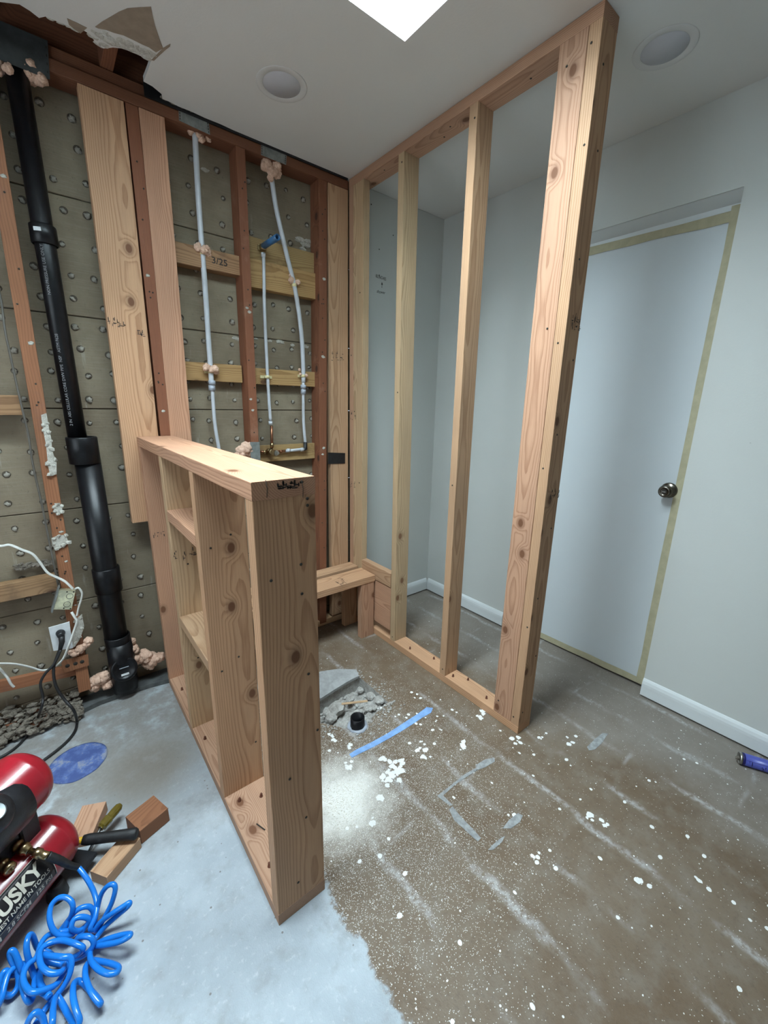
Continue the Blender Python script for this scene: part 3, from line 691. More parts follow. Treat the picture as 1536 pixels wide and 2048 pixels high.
# ================================================================== NEW FRAMING
# ---- full-height partition
sw = thing('stud_partition', 'tall new fir stud wall frame from floor to ceiling beside the white door', 'stud wall', (.0445, -.62, 0))
TW, ST = .089, .038
board('bottom_plate', (.0445, -1.2568, .0192), (.0445, .0, .0192), TW, ST, (1, 0, 0), FIR, sw)
board('top_plate', (.0445, -1.2568, H-.0198), (.0445, -.001, H-.0198), TW, ST, (1, 0, 0), FIRP, sw)
zb, zt = .0386, H-.0392
def pst(y, wy, wx, xc, mat, name='stud', zt=zt, zb=zb, dyb=0.0): return board(name, (xc, y, zt), (xc, y+dyb, zb), wx, wy, (1, 0, 0), mat, sw)
pst(-.0195, ST-.0006, TW, .0445, FIRP)
pst(-.083, TW-.001, ST, .0192, FIRY)
s2 = pst(-.404, ST, TW, .0445, FIRY, dyb=-.024)
s3 = pst(-.802, ST, TW, .0445, FIR, dyb=-.016)
pst(-1.1735, TW-.001, ST, .0192, FIRP)
es = pst(-1.2378, ST, TW, .0445, FIR)
board('blocking', (.020, -.128, .394), (.020, -.40, .394), .083, ST, (0, 0, 1), FIR, sw)
board('blocking', (.024, -.128, .215), (.024, -.40, .215), .262, ST, (0, 0, 1), FIRP, sw)
def bolt(p, parent):
    mb = MB(); mb.lathe([(.006, 0), (.006, .002), (.0042, .003), (.0042, .011), (.003, .013), (0, .013)], p, (rnd(-.1, .1), rnd(-.1, .1), 1), RUST, seg=8); obj('anchor_nail', mb, RUST, parent)
for x, y in ((.022, -.555), (.061, -.701), (.032, -.862), (.07, -.926), (.035, -1.065)): bolt((x, y, .0383), sw)
screws([(.0, -1.238+rnd(-.01, .01), z) for z in (.07, .5, 1.13, 1.55, 2.1, 2.35)]+[(-.0003, y, z) for y, z in ((-.41, 2.36), (-.81, 2.35), (-.43, .06), (-.82, .07), (-.42, 1.4), (-.81, 1.0), (-.05, 1.3), (-.1, .9), (-.1, 1.9), (-.02, 1.6), (-1.15, .1), (-1.19, 1.6), (-1.16, 2.33))], (-1, 0, 0), .0035, HOLE, sw)
screws([(x, -1.2572, z) for x, z in ((.02, .1), (.07, .35), (.03, .62), (.065, .9), (.025, 1.25), (.07, 1.5), (.03, 1.8), (.06, 2.1), (.03, 2.3))], (0, -1, 0), .0035, HOLE, sw)
screws([(x, y, zt+.0003) for x, y in ((.03, -.25), (.06, -.6), (.03, -.66), (.05, -1.0))], (0, 0, -1), .0035, HOLE, sw)
ink('ink_stamp', P(1140, 660, 'y', -1.2569), (1, 0, 0), (0, 0, 1), .06, .045, 4, INK, es, 24, (0, -1, 0))
ink('ink_stamp', P(1098, 1000, 'y', -1.2569), (1, 0, 0), (0, 0, 1), .07, .035, 3, INK, es, 34, (0, -1, 0))
ink('ink_stamp', P(700, 840, 'x', -.0002), (0, -1, 0), (0, 0, 1), .07, .05, 2, INK, sw, 35, (-1, 0, 0))
ink('ink_stamp', P(700, 975, 'x', -.0002), (0, -1, 0), (0, 0, 1), .07, .04, 2, INK, sw, 36, (-1, 0, 0))

# ---- low wall
W0, PW, HP, PY0, PY1 = -1.0786, .140, 1.1916, -1.2543, .045
xc = W0+PW/2
pw = thing('pony_wall', 'waist-high new fir framed low wall with shelf blocking and flat cap board', 'half wall', (xc, -.6, 0))
board('bottom_plate', (xc, PY0, .0192), (xc, PY1-.05, .0192), PW, ST, (1, 0, 0), FIRP, pw)
cap = board('cap_board', (xc, PY0, HP-.019), (xc, -.0035, HP-.019), PW, ST, (1, 0, 0), FIRP, pw)
zt, zb = HP-.0384, .0386
def pwst(y, mat, mirror=1): return board('stud', (xc, y, zt), (xc, y, zb), PW-.001, ST, (mirror, 0, 0), mat, pw)
pwst(-.024, FIRP); p2 = pwst(-.42, FIRY); p3 = pwst(-.812, FIR); p4 = pwst(-1.2345, FIR)
board('shelf_block', (xc, -.4395, .945), (xc, -.7925, .945), PW-.001, ST, (1, 0, 0), FIRP, pw)
board('shelf_block', (xc, -.4395, .527), (xc, -.7925, .527), PW-.001, ST, (1, 0, 0), FIR, pw)
for x, y in ((-1.042, -.872), (-.978, -.901), (-1.047, -1.127), (-1.054, -.526), (-1.051, -.16)): bolt((x, y, .0383), pw)
mb = MB(); mb.tube([(-1.028, -.985, .0405), (-1.015, -1.02, .0405)], .0018, HOLE, 6); obj('loose_nail', mb, HOLE, pw)
screws([(W0+x, PY0-.0003+.0005, z) for x, z in ((.03, .98), (.10, 1.0), (.12, 1.13), (.10, .93), (.05, .45), (.11, .72), (.09, .30), (.06, .1), (.13, .55), (.12, 1.145))], (0, -1, 0), .0035, HOLE, pw)
screws([(W0+x, -.8312, z) for x, z in ((.03, .93), (.09, .96), (.03, .52), (.085, .55), (.12, .2))]+[(W0+x, -.4394, z) for x, z in ((.05, .75), (.05, .35), (.1, .3), (.09, .55))], (0, -1, 0), .0033, HOLE, pw)
ink('ink_stamp', P(553, 983, 'y', PY0-.0002), (1, 0, 0), (0, 0, 1), .055, .016, 6, INK, cap, 44, (0, -1, 0))
for px in (531, 603):
    a = P(px, 960, 'y', PY0-.0006); b = P(px+3, 995, 'y', PY0-.0006); mb = MB(); mb.tube([a, a.lerp(b, .5)+Vector((.002, 0, 0)), b], .0007, HOLE, 5); obj('end_crack', mb, HOLE, cap)
ink('ink_stamp', P(345, 1125, 'y', -.4392), (1, 0, 0), (0, 0, 1), .11, .045, 4, INK, p2, 54, (0, -1, 0))
ink('ink_stamp', P(304, 1078, 'y', -.0432), (1, 0, 0), (0, 0, 1), .09, .035, 3, INK, pw, 55, (0, -1, 0))

# ---- bench
be = thing('shower_bench', 'low new wooden bench of two flat boards against the open back wall', 'bench', (-.45, -.15, 0))
board('seat_board', (-.9375, -.0465, .363), (-.0015, -.0465, .363), .086, ST, (0, 1, 0), FIR, be)
sb = board('seat_board', (-.9375, -.192, .363), (-.0015, -.192, .363), .142, ST, (0, 1, 0), FIR, be)
for lx in (-.0505, -.888):
    board('leg', (lx, -.241, .3435), (lx, -.241, .0005), .089, ST, (1, 0, 0), FIRP if lx > -.5 else FIR, be)
    board('leg', (lx, -.065, .3435), (lx, -.065, .0005), .089, ST, (1, 0, 0), FIR, be)
ink('ink_stamp', P(664, 1160, 'z', .3822), (1, 0, 0), (0, -1, 0), .06, .09, 4, INK, be, 64, (0, 0, 1))
ink('ink_stamp', P(656, 1128, 'z', .3822), (1, 0, 0), (0, -1, 0), .07, .05, 3, INK, be, 65, (0, 0, 1))

# ================================================================== PLUMBING
def foam(name, pts, parent, seed=0):
    mb = MB(); R_ = random.Random(int(seed)+1)
    for i, (p, r) in enumerate(pts):
        p = Vector(p); mb.lump(p, r*.85, None, 3, .25, seed+i*3.3, (1, .85, 1), False, 2.2)
        for k in range(9):
            d = Vector((R_.gauss(0, 1), R_.gauss(0, 1), R_.gauss(0, 1))).normalized()
            mb.lump(p+d*r*.62, r*R_.uniform(.28, .5), None, 2, .3, R_.random()*90, (1, 1, 1), False, 2.0)
    return obj(name, mb, FOAM, parent)
# ---- black vent stack
vs = thing('vent_stack', 'black plastic drain vent stack with couplings and cleanout standing in the open wall', 'pipe', (-1.255, .03, 0))
PYY = .03
mb = MB(); mb.lathe([(.0315, 1.17), (.0315, 2.40)], (-1.278, PYY, 0), (0, 0, 1), BLACK, 32); pu = obj('upper_pipe', mb, BLACK, vs)
mb = MB(); mb.lathe([(.036, 1.866), (.0395, 1.868), (.0395, 1.925), (.0365, 1.928), (.032, 1.928)], (-1.278, PYY, 0), (0, 0, 1), BLACK, 32, cap=False); cu = obj('coupling', mb, BLACK, vs)
mb = MB(); mb.box((-1.295, PYY-.0378, 1.905), (.022, .002, .012), rot=Matrix.Rotation(-.43, 3, 'Z')); obj('sticker', mb, PLASW, cu)
mb = MB(); mb.lathe([(.046, 1.09), (.0525, 1.092), (.0525, 1.192), (.050, 1.196), (.044, 1.196), (.044, 1.188), (.033, 1.188)], (-1.266, PYY-.012, 0), (0, 0, 1), BLACK, 32, cap=False); obj('coupling', mb, BLACK, vs)
mb = MB(); mb.lathe([(.0445, .16), (.0445, 1.10)], (-1.258, PYY-.012, 0), (0, 0, 1), BLACK, 32); obj('lower_pipe', mb, BLACK, vs)
mb = MB(); mb.lathe([(.0455, .53), (.051, .532), (.051, .638), (.0485, .641), (.0446, .641)], (-1.256, PYY-.012, 0), (0, 0, 1), BLACK, 32, cap=False); obj('coupling', mb, BLACK, vs)
mb = MB(); mb.lathe([(.0455, .25), (.050, .252), (.050, .31), (.048, .313), (.0446, .313)], (-1.254, PYY-.012, 0), (0, 0, 1), BLACK, 32, cap=False); obj('coupling', mb, BLACK, vs)
mb = MB(); mb.lathe([(.0475, .0), (.052, .03), (.053, .14), (.050, .25)], (-1.252, PYY-.014, .03), (0, 0, 1), BLACK, 32); ty = obj('cleanout_tee', mb, BLACK, vs)
ax = Vector((-.05, -1, .35)).normalized(); cc = Vector((-1.250, PYY-.05, .16))
mb = MB(); mb.lathe([(.050, -.02), (.053, .0), (.053, .022), (.049, .026), (.040, .027), (.038, .024), (0, .024)], cc, ax, BLACK, 32); cp = obj('cleanout_cap', mb, BLACK, ty)
xs = Vector((1, 0, 0)); up = ax.cross(xs).normalized()
for s in (-1, 1):
    mb = MB(); q = cc+ax*.0265+up*(-.004*s+.012); mb.box(q, (.036, .004, .003), rot=Matrix.Rotation(-.3, 3, 'X')); obj('cap_rib', mb, PEXG if s > 0 else BLACK, cp)
mb = MB(); mb.box(cc+ax*.027-up*.022, (.03, .002, .009), rot=Matrix.Rotation(-.3, 3, 'X')); obj('cap_mark', mb, PLASW, cp)
# printed line up the pipe
def cyl_text(name, txt, size, cx, cy, r, z0, ang, mat, parent, off=.0006, bold=0.0):
    me = text_mesh(txt, size, bold); mb = MB(); b = mb.bm; b.from_mesh(me); bpy.data.meshes.remove(me)
    for q in b.verts:
        a = ang-q.co.y/r; q.co = Vector((cx+(r+off)*math.sin(a), cy-(r+off)*math.cos(a), z0+q.co.x))
    bmesh.ops.reverse_faces(b, faces=b.faces[:]); return obj(name, mb, mat, parent)
LABP = flat('grey_pipe_print', (.22, .22, .23), .6)
cyl_text('pipe_print', '2 IN  ABS CELLULAR CORE DWV PIPE  NSF   ASTM F628', .0135, -1.278, PYY, .0315, 1.24, -.30, LABP, pu)
cyl_text('pipe_print', 'NON PRESSURE USE ONLY', .0135, -1.278, PYY, .0315, 1.70, -.30, LABP, pu)
foam('foam_collar', [((-1.30, .03, 2.385), .032), ((-1.245, .025, 2.378), .036), ((-1.225, .02, 2.368), .026), ((-1.335, .02, 2.36), .03), ((-1.30, -.01, 2.345), .016), ((-1.215, 0, 2.36), .016)], vs, 3)
foam('foam_base', [(P(x, y, 'y', .02), r) for x, y, r in ((275, 1318, .03), (290, 1312, .034), (306, 1318, .034), (320, 1314, .028), (298, 1328, .03), (268, 1297, .024), (264, 1282, .018))], vs, 9)
foam('foam_base', [(P(x, y, 'y', .02), r) for x, y, r in ((192, 1362, .03), (205, 1355, .034), (215, 1368, .03), (190, 1374, .024))], vs, 12)
foam('foam_blob', [(P(x, y, 'y', -.01), r) for x, y, r in ((178, 1282, .020), (172, 1290, .017), (160, 1298, .020), (150, 1306, .018), (142, 1304, .014))], vs, 17)

# ---- white water lines
def pl(pts, y): return [P(a, b, 'y', y) for a, b in pts]
def clip(name, c, w, parent):
    mb = MB(); mb.box((c.x, c.y+.012, c.z), (w, .003, .014), LABC, bev=.0006); mb.lathe([(.0125, -.007), (.0125, .007)], c, (0, 0, 1), LABC, 16); return obj(name, mb, None, parent)
LABC = flat('cream_plastic_clip', (.60, .53, .30), .5)
yp = .035
w1 = thing('water_pipe', 'leftmost thick white plastic water pipe hanging from the top plate', 'pipe', P(436, 890, 'y', yp), 'white water pipes')
a = spline(pl([(390, 268), (393, 330), (397, 400), (402, 470), (406, 520), (412, 600), (417, 680), (421, 735), (423, 768)], yp), 5)
mb = MB(); mb.tube(a, .0112, PEX, 14); obj('upper_tube', mb, PEX, w1)
a = spline(pl([(424, 768), (426, 800), (429, 840), (433, 870), (438, 900), (442, 940)], yp), 5)
mb = MB(); mb.tube(a, .0082, PEX, 14); obj('lower_tube', mb, PEX, w1)
for y0, y1, r in ((761, 770, .0155), (771, 781, .0145)): mb = MB(); mb.tube(pl([(423.4, y0), (424.2, y1)], yp), r, PEXG, 18); obj('coupling', mb, PEXG, w1)
for px, py, s in ((404, 500, 21), (421, 738, 22)):
    c = P(px, py, 'y', yp); clip('pipe_clip', c-Vector((0, 0, .012)), .05, w1)
    foam('foam_collar', [(c+Vector((-.018, -.008, .004)), .019), (c+Vector((.016, -.010, 0)), .021), (c+Vector((0, -.014, -.004)), .015), (c+Vector((.026, -.004, -.012)), .012)], w1, px)
c = P(391, 266, 'y', yp); foam('foam_collar', [(c+Vector((-.016, 0, .004)), .02), (c+Vector((.012, 0, 0)), .024), (c+Vector((.020, -.005, -.016)), .016), (c+Vector((.05, .0, -.004)), .013), (c+Vector((.04, -.012, .002)), .008)], w1, 31)
w2 = thing('water_pipe', 'right-hand bowed white water pipe curving down to the shower valve', 'pipe', P(610, 890, 'y', yp), 'white water pipes')
a = spline(pl([(541, 345), (545, 370), (552, 415), (563, 465), (576, 520), (588, 568), (597, 620), (603, 670), (606, 720), (607, 765)], yp), 5)
mb = MB(); mb.tube(a, .0108, PEX, 14); obj('upper_tube', mb, PEX, w2)
a = spline(pl([(606.5, 765), (606.5, 800), (607, 840), (609, 870), (611, 888)], yp), 5); mb = MB(); mb.tube(a, .0078, PEX, 14); obj('lower_tube', mb, PEX, w2)
for y0, y1, r in ((770, 777, .0145), (779, 788, .0135)): mb = MB(); mb.tube(pl([(606.8, y0), (606.6, y1)], yp), r, PEXG, 18); obj('coupling', mb, PEXG, w2)
for px, py in ((588, 566), (606, 752)):
    c = P(px, py, 'y', yp); clip('pipe_clip', c-Vector((0, 0, .010 if py < 600 else 0)), .05, w2)
    foam('foam_collar', [(c+Vector((-.018, -.006, .008)), .016 if py < 600 else .008), (c+Vector((.016, -.008, .004)), .015 if py < 600 else .010), (c+Vector((-.020, 0, .03)), .008)], w2, px+2)
c = P(542, 340, 'y', yp-.01); foam('foam_collar', [(c+Vector((-.02, 0, .012)), .03), (c+Vector((.022, 0, .010)), .032), (c+Vector((0, -.012, -.012)), .026), (c+Vector((-.004, .0, -.032)), .018), (c+Vector((.028, -.004, -.012)), .018)], w2, 47)
vy = .035
a = P(611, 898, 'y', vy); b = P(571, 902, 'y', vy)
mb = MB(); mb.tube([a, b], .0078, PEX, 14); obj('cross_tube', mb, PEX, w2)
mb = MB(); mb.tube([P(610.5, 884, 'y', vy), a, a+Vector((-.012, 0, 0))], .0105, RUBB, 14); obj('elbow', mb, RUBB, w2)
for px in (604, 577): mb = MB(); q = P(px, 899+(604-px)*.07, 'y', vy); mb.tube([q-Vector((.008, 0, 0)), q+Vector((.008, 0, 0))], .0105, PEX, 14); obj('crimp_ring', mb, PEX, w2)
w3 = thing('water_pipe', 'middle thin white riser pipe between the shower valve and the blue stub', 'pipe', P(541, 850, 'y', yp), 'white water pipes')
a = spline(pl([(527, 506), (528, 560), (529, 620), (532, 690), (535, 750), (538, 800), (541, 842)], yp), 5); mb = MB(); mb.tube(a, .0078, PEX, 14); obj('riser_tube', mb, PEX, w3)
for px, py in ((526.5, 510), (541, 846)): mb = MB(); q = P(px, py, 'y', yp); mb.tube([q-Vector((0, 0, .009)), q+Vector((0, 0, .009))], .0102, PEX, 14); obj('crimp_ring', mb, PEX, w3)
clip('pipe_clip', P(534, 754, 'y', yp), .062, w3)
q = P(526, 495, 'y', yp)
mb = MB(); mb.lathe([(.014, -.012), (.014, .012)], q, (0, 0, 1), BRASS, 14); mb.box(q+Vector((0, .012, 0)), (.042, .004, .026), BRASS, bev=.002); obj('drop_ear_elbow', mb, BRASS, w3)
mb = MB(); mb.lathe([(.0085, -.002), (.0132, -.002), (.0132, .145), (.0105, .145), (.0095, .10)], q+Vector((0, -.008, .004)), (.02, -1, .0), BLUEP, 20, cap=False); st = obj('stub_pipe', mb, BLUEP, w3)
mb = MB(); mb.lathe([(.0103, .0), (0, .0)], q+Vector((.001, -.008-.09, .004)), (.02, -1, .0), HOLE, 16, cap=False); obj('stub_bore', mb, HOLE, st)
# ---- shower valve
v0 = P(541, 903, 'y', vy)
sv = thing('shower_valve', 'brass shower mixing valve with copper stubs on the lower yellow board', 'valve', v0)
mb = MB(); mb.lathe([(.012, -.016), (.017, -.012), (.017, .012), (.012, .016)], v0+Vector((-.004, 0, 0)), (1, 0, 0), BRASS, 16); mb.lathe([(.014, 0), (.016, .004), (.012, .022)], v0+Vector((-.004, -.008, 0)), (0, -1, 0), BRASS, 16); obj('valve_body', mb, BRASS, sv)
mb = MB(); mb.lathe([(.015, 0), (.015, .008), (.009, .010), (.009, .018), (.0, .019)], v0+Vector((.018, -.022, -.006)), (.3, -1, 0), CHROME, 8, smooth=False); obj('valve_nut', mb, CHROME, sv)
mb = MB(); mb.tube([P(543, 852, 'y', vy), P(544, 896, 'y', vy)], .0072, COPPER, 14); obj('copper_riser', mb, COPPER, sv)
mb = MB(); q = P(544, 890, 'y', vy); mb.lathe([(.0095, -.01), (.0095, .01)], q, (0, 0, 1), BRASS, 14); obj('union', mb, BRASS, sv)
mb = MB(); mb.tube([v0+Vector((.016, 0, 0)), P(570, 902, 'y', vy)], .0065, COPPER, 12); mb.lathe([(.0088, -.006), (.0088, .006)], P(562, 903, 'y', vy), (1, 0, 0), COPPER, 14); obj('copper_stub', mb, COPPER, sv)
mb = MB(); mb.tube([v0+Vector((-.02, 0, 0)), P(519, 904, 'y', vy)], .0065, COPPER, 12); mb.lathe([(.009, -.006), (.009, .006)], P(529, 904, 'y', vy), (1, 0, 0), BRASS, 14); obj('copper_stub', mb, COPPER, sv)
fb = tag(foam('foam_mound', [(P(484, 902, 'y', .02), .034), (P(492, 895, 'y', .02), .034), (P(497, 905, 'y', .02), .03), (P(480, 910, 'y', .02), .028)], None, 71), 'orange spray foam mound behind the low wall cap beside a grey nail plate', 'foam')

# ================================================================== ELECTRICAL
def wire(name, pts, r, mat, label, cat, n=7, flat_=1.0, seg=10, group=None):
    mb = MB(); mb.tube(spline(pts, n), r, mat, seg, flatz=flat_); o = obj(name, mb, mat); return tag(o, label, cat, group)
def pm(pts): return [P(a, b, ax_, v) for a, b, ax_, v in pts]
wire('wall_cable', pm([(-25, 520, 'y', .05), (0, 590, 'y', .03), (10, 660, 'y', .0), (27, 740, 'y', -.01), (45, 820, 'y', -.014), (57, 870, 'y', -.014), (66, 930, 'y', -.012), (84, 1010, 'y', -.012), (100, 1090, 'y', -.012), (112, 1150, 'y', -.012), (118, 1178, 'y', -.012)]), .0035, WIREG, 'thin grey-brown cable running down beside the left stud into the metal box', 'cable')
wire('white_cable', pm([(-40, 1088, 'y', -.03), (0, 1092, 'y', -.03), (20, 1090, 'y', -.03), (45, 1100, 'y', -.03), (65, 1108, 'y', -.03), (80, 1125, 'y', -.03), (95, 1145, 'y', -.03), (112, 1154, 'y', -.03), (130, 1163, 'y', -.032), (146, 1178, 'y', -.04)]), .0052, WIREW, 'white electrical cable crossing the left bay above the metal box', 'cable', flat_=.6)
wire('white_cable', pm([(143, 1224, 'y', -.02), (150, 1235, 'y', -.03), (154, 1242, 'y', -.034), (148, 1262, 'y', -.045), (138, 1290, 'y', -.055), (126, 1318, 'y', -.05), (108, 1334, 'y', -.05), (85, 1341, 'y', -.05), (60, 1334, 'y', -.05), (30, 1328, 'y', -.05), (0, 1327, 'y', -.05), (-40, 1328, 'y', -.05)]), .0058, WIREW, 'white electrical cable looping from the outlet to the left under the metal box', 'cable', flat_=.6)
wire('white_cable', pm([(150, 1178, 'y', -.032), (157, 1176, 'y', -.036), (164, 1186, 'y', -.036), (162, 1200, 'y', -.036), (157, 1216, 'y', -.036), (154, 1232, 'y', -.038)]), .0042, WIREW, 'short white cable loop on the right side of the metal box', 'cable', flat_=.7)
wire('cable_end', pm([(-15, 1325, 'y', -.02), (0, 1338, 'y', -.025), (14, 1354, 'y', -.03), (22, 1368, 'y', -.03), (28, 1374, 'y', -.03)]), .0045, WIREW, 'cut white cable end sticking out low in the left bay', 'cable')
# metal junction box, held off the stud
bxc = P(130, 1200, 'y', -.035)
jb = thing('junction_box', 'galvanised metal switch box with round knockouts hanging on the left stud', 'junction box', bxc)
e1 = P(118, 1181, 'y', -.03); e2 = P(151, 1182, 'y', -.03); e3 = P(143, 1219, 'y', -.03); e4 = P(107, 1219, 'y', -.03)
mb = MB(); mb.prism([e1, e2, e3, e4], (0, .028, 0), ZINC); b_ = obj('box_body', mb, None, jb)
mb = MB(); mb.prism([P(117, 1172, 'y', -.033), P(120, 1173, 'y', -.033), P(105, 1226, 'y', -.033), P(102, 1225, 'y', -.033)], (0, .036, 0), GALV); obj('box_flange', mb, None, jb)
for u_, v_ in ((.72, .28), (.68, .72)):
    q = e1.lerp(e2, u_).lerp(e4.lerp(e3, u_), v_); mb = MB(); mb.lathe([(.0105, 0), (.0112, .0006), (.0118, .0006), (.0118, 0)], q+Vector((0, -.0002, 0)), (0, -1, 0), BLACK, 20, cap=False); obj('knockout', mb, HOLE, jb)
for u_, v_ in ((.5, .06), (.9, .05), (.55, .93), (.93, .95)):
    q = e1.lerp(e2, u_).lerp(e4.lerp(e3, u_), v_); mb = MB(); mb.lathe([(.003, 0), (.003, .0006), (0, .0006)], q, (0, -1, 0), HOLE, 8); obj('box_hole', mb, HOLE, jb)
for v_ in (.3, .85):
    q = e2.lerp(e3, v_); mb = MB(); mb.tube([q+Vector((0, .01, 0)), q+Vector((.02, .008, 0))], .0012, CHROME, 6); obj('box_nail', mb, CHROME, jb)
# outlet with plug
o4 = [P(x, y, 'y', -.02) for x, y in ((97, 1256), (139, 1244), (146, 1296), (107, 1302))]
ou = thing('wall_outlet', 'white square outlet plate with a black plug below the metal box', 'outlet', P(122, 1275, 'y', -.02))
mb = MB(); mb.prism(o4, (0, .006, 0)); obj('cover_plate', mb, PLASW, ou)
mb = MB(); mb.prism([P(x, y, 'y', -.013) for x, y in ((100, 1256), (138, 1246), (142, 1290), (108, 1296))], (0, .012, 0)); obj('mounting_box', mb, HOLE, ou)
q = P(121, 1266, 'y', -.02); mb = MB(); mb.lathe([(.016, 0), (.016, .003), (.014, .006), (.0125, .024), (.008, .028), (0, .028)], q, (0, -1, 0), SHROUD, 18); obj('plug_head', mb, SHROUD, ou)
q2 = P(124, 1284, 'y', -.045); mb = MB(); mb.tube([q+Vector((.002, -.022, -.004)), q2, P(119, 1305, 'y', -.045)], [.011, .010, .006], CORD, 10); obj('plug_tail', mb, CORD, ou)
def zf(pts): return [P(a, b, 'z', z) for a, b, z in pts]
cord1 = [P(119, 1300, 'y', -.045), P(110, 1325, 'y', -.05), P(107, 1345, 'y', -.06), P(112, 1372, 'y', -.075), P(128, 1398, 'y', -.09), P(147, 1420, 'y', -.115)]+zf([(154, 1443, .006), (150, 1462, .006), (135, 1482, .006), (112, 1502, .006), (88, 1520, .006), (70, 1535, .006)])
wire('power_cord', cord1, .0055, CORD, 'black power cord curving from the outlet across the floor to the compressor', 'cord')
cord2 = [P(122, 1300, 'y', -.052), P(108, 1328, 'y', -.06), P(90, 1348, 'y', -.06), P(81, 1368, 'y', -.065), P(86, 1395, 'y', -.08), P(83, 1415, 'y', -.09)]+zf([(74, 1437, .035), (62, 1458, .012), (45, 1482, .006), (25, 1500, .006), (0, 1515, .006), (-30, 1525, .006)])
wire('power_cord', cord2, .005, CORD, 'black power cord dropping from the outlet and leaving the frame at the left', 'cord')

# ================================================================== FLOOR ITEMS
# ---- air compressor
TH = .788; A = Vector((math.cos(TH), math.sin(TH), 0)); Nn = Vector((A.y, -A.x, 0)); Z = Vector((0, 0, 1)); TR = .082
T1 = Vector((-1.5345, -.7369, .117)); T2 = Vector((-1.5605, -.7251, .3388)); TL = .46
ac = thing('air_compressor', 'red twin-tank portable air compressor with black shroud and brand label', 'air compressor', (T1.x-A.x*.23, T1.y-A.y*.23, 0))
def tank(c, name):
    dl = .62*TR; prof = [(0, -TL-dl)]+[(TR*math.sin(k*PI/16), -TL-dl*math.cos(k*PI/16)) for k in range(1, 9)]+[(TR+.0012, -TL+.002), (TR, -TL+.006), (TR, -.006), (TR+.0012, -.003)]+[(TR*math.cos(k*PI/16), dl*math.sin(k*PI/16)) for k in range(0, 8)]+[(0, dl)]
    mb = MB(); mb.lathe(prof, c, A, RED, 48, cap=False); return obj(name, mb, RED, ac)
lt = tank(T1, 'lower_tank'); ut = tank(T2, 'upper_tank')
for s in (.04, .40):
    mb = MB(); c = T1.lerp(T2, .5)-A*s; mb.box(c-Vector((0, 0, .0)), (.05, .06, .115), SHROUD, rot=Matrix.Rotation(TH, 3, 'Z'), bev=.004); obj('tank_bracket', mb, None, ac)
mb = MB(); c = T1.lerp(T2, .5)-A*.20; mb.box(c-Nn*.008, (.36, .06, .085), SHROUD, rot=Matrix.Rotation(TH, 3, 'Z'), bev=.01); obj('manifold_cover', mb, None, ac)
for s in (-.0, .36):
    for sd in (-1, 1):
        mb = MB(); c = T1-A*(s+.05)+Nn*(.055*sd); mb.lathe([(.024, 0), (.026, .006), (.022, .03), (.018, .05)], (c.x, c.y, .0005), (0, 0, 1), RUBB, 16); obj('rubber_foot', mb, RUBB, ac)
mb = MB(); c = T1+A*.02; mb.box((c.x, c.y, .034), (.05, .20, .012), SHROUD, rot=Matrix.Rotation(TH, 3, 'Z'), bev=.002); obj('foot_bracket', mb, None, ac)
# black shroud over the upper tank on the camera side
def cylpt(c, s, ang, r): return c+A*s+(Nn*math.cos(ang)+Z*math.sin(ang))*r
def shell(c, r, s0, s1, a0, a1, mat, name, parent, ns=10, na=12, th=.003, round_=0.0):
    mb = MB(); G = []
    for i in range(ns+1):
        row = []
        for j in range(na+1):
            a = a0+(a1-a0)*j/na; fa = abs(2*j/na-1); cut = round_*(1-math.sqrt(max(0, 1-max(0, (fa-.4)/.6)**2)))
            s = s0+(s1-cut-s0)*i/ns; row.append(mb.bm.verts.new(cylpt(c, s, a, r)))
        G.append(row)
    fs = []
    for i in range(ns):
        for j in range(na): f = mb.bm.faces.new((G[i][j], G[i+1][j], G[i+1][j+1], G[i][j+1])); f.smooth = True; fs.append(f)
    r_ = bmesh.ops.extrude_face_region(mb.bm, geom=fs)
    for g in r_['geom']:
        if isinstance(g, bmesh.types.BMVert):
            d = g.co-c; d -= A*d.dot(A); g.co -= d.normalized()*th
    bmesh.ops.recalc_face_normals(mb.bm, faces=mb.bm.faces[:]); mb._tag(mb.bm.faces, mat); return obj(name, mb, None, parent)
shell(T2, TR+.010, -.42, -.045, -.75, 1.0, SHROUD, 'shroud', ac, th=.008, round_=.05)
gc = cylpt(T2, -.134, .66, TR+.010); gd = (Nn*math.cos(.72)+Z*math.sin(.72)).normalized()
mb = MB(); mb.lathe([(.046, -.02), (.046, .008), (.038, .022), (.024, .026), (.022, .026)], gc, gd, SHROUD, 32); hub = obj('gauge_housing', mb, SHROUD, ac)
mb = MB(); mb.lathe([(.022, .0262), (.022, .030), (.0185, .031), (.0185, .028), (0, .028)], gc, gd, None, 32, cap=False)
mb.mats = [RUBB, GAUGE]
for f in mb.bm.faces: f.material_index = 1 if all((v.co-gc-gd*.028).length < .0187 for v in f.verts) and f.calc_center_median().length else 0
obj('gauge', mb, None, hub)
mb = MB(); px_ = gd.cross(A).normalized(); mb.tube([gc+gd*.029, gc+gd*.029+A*.008+px_*.008], .0012, HOLE, 5); obj('gauge_needle', mb, HOLE, hub)
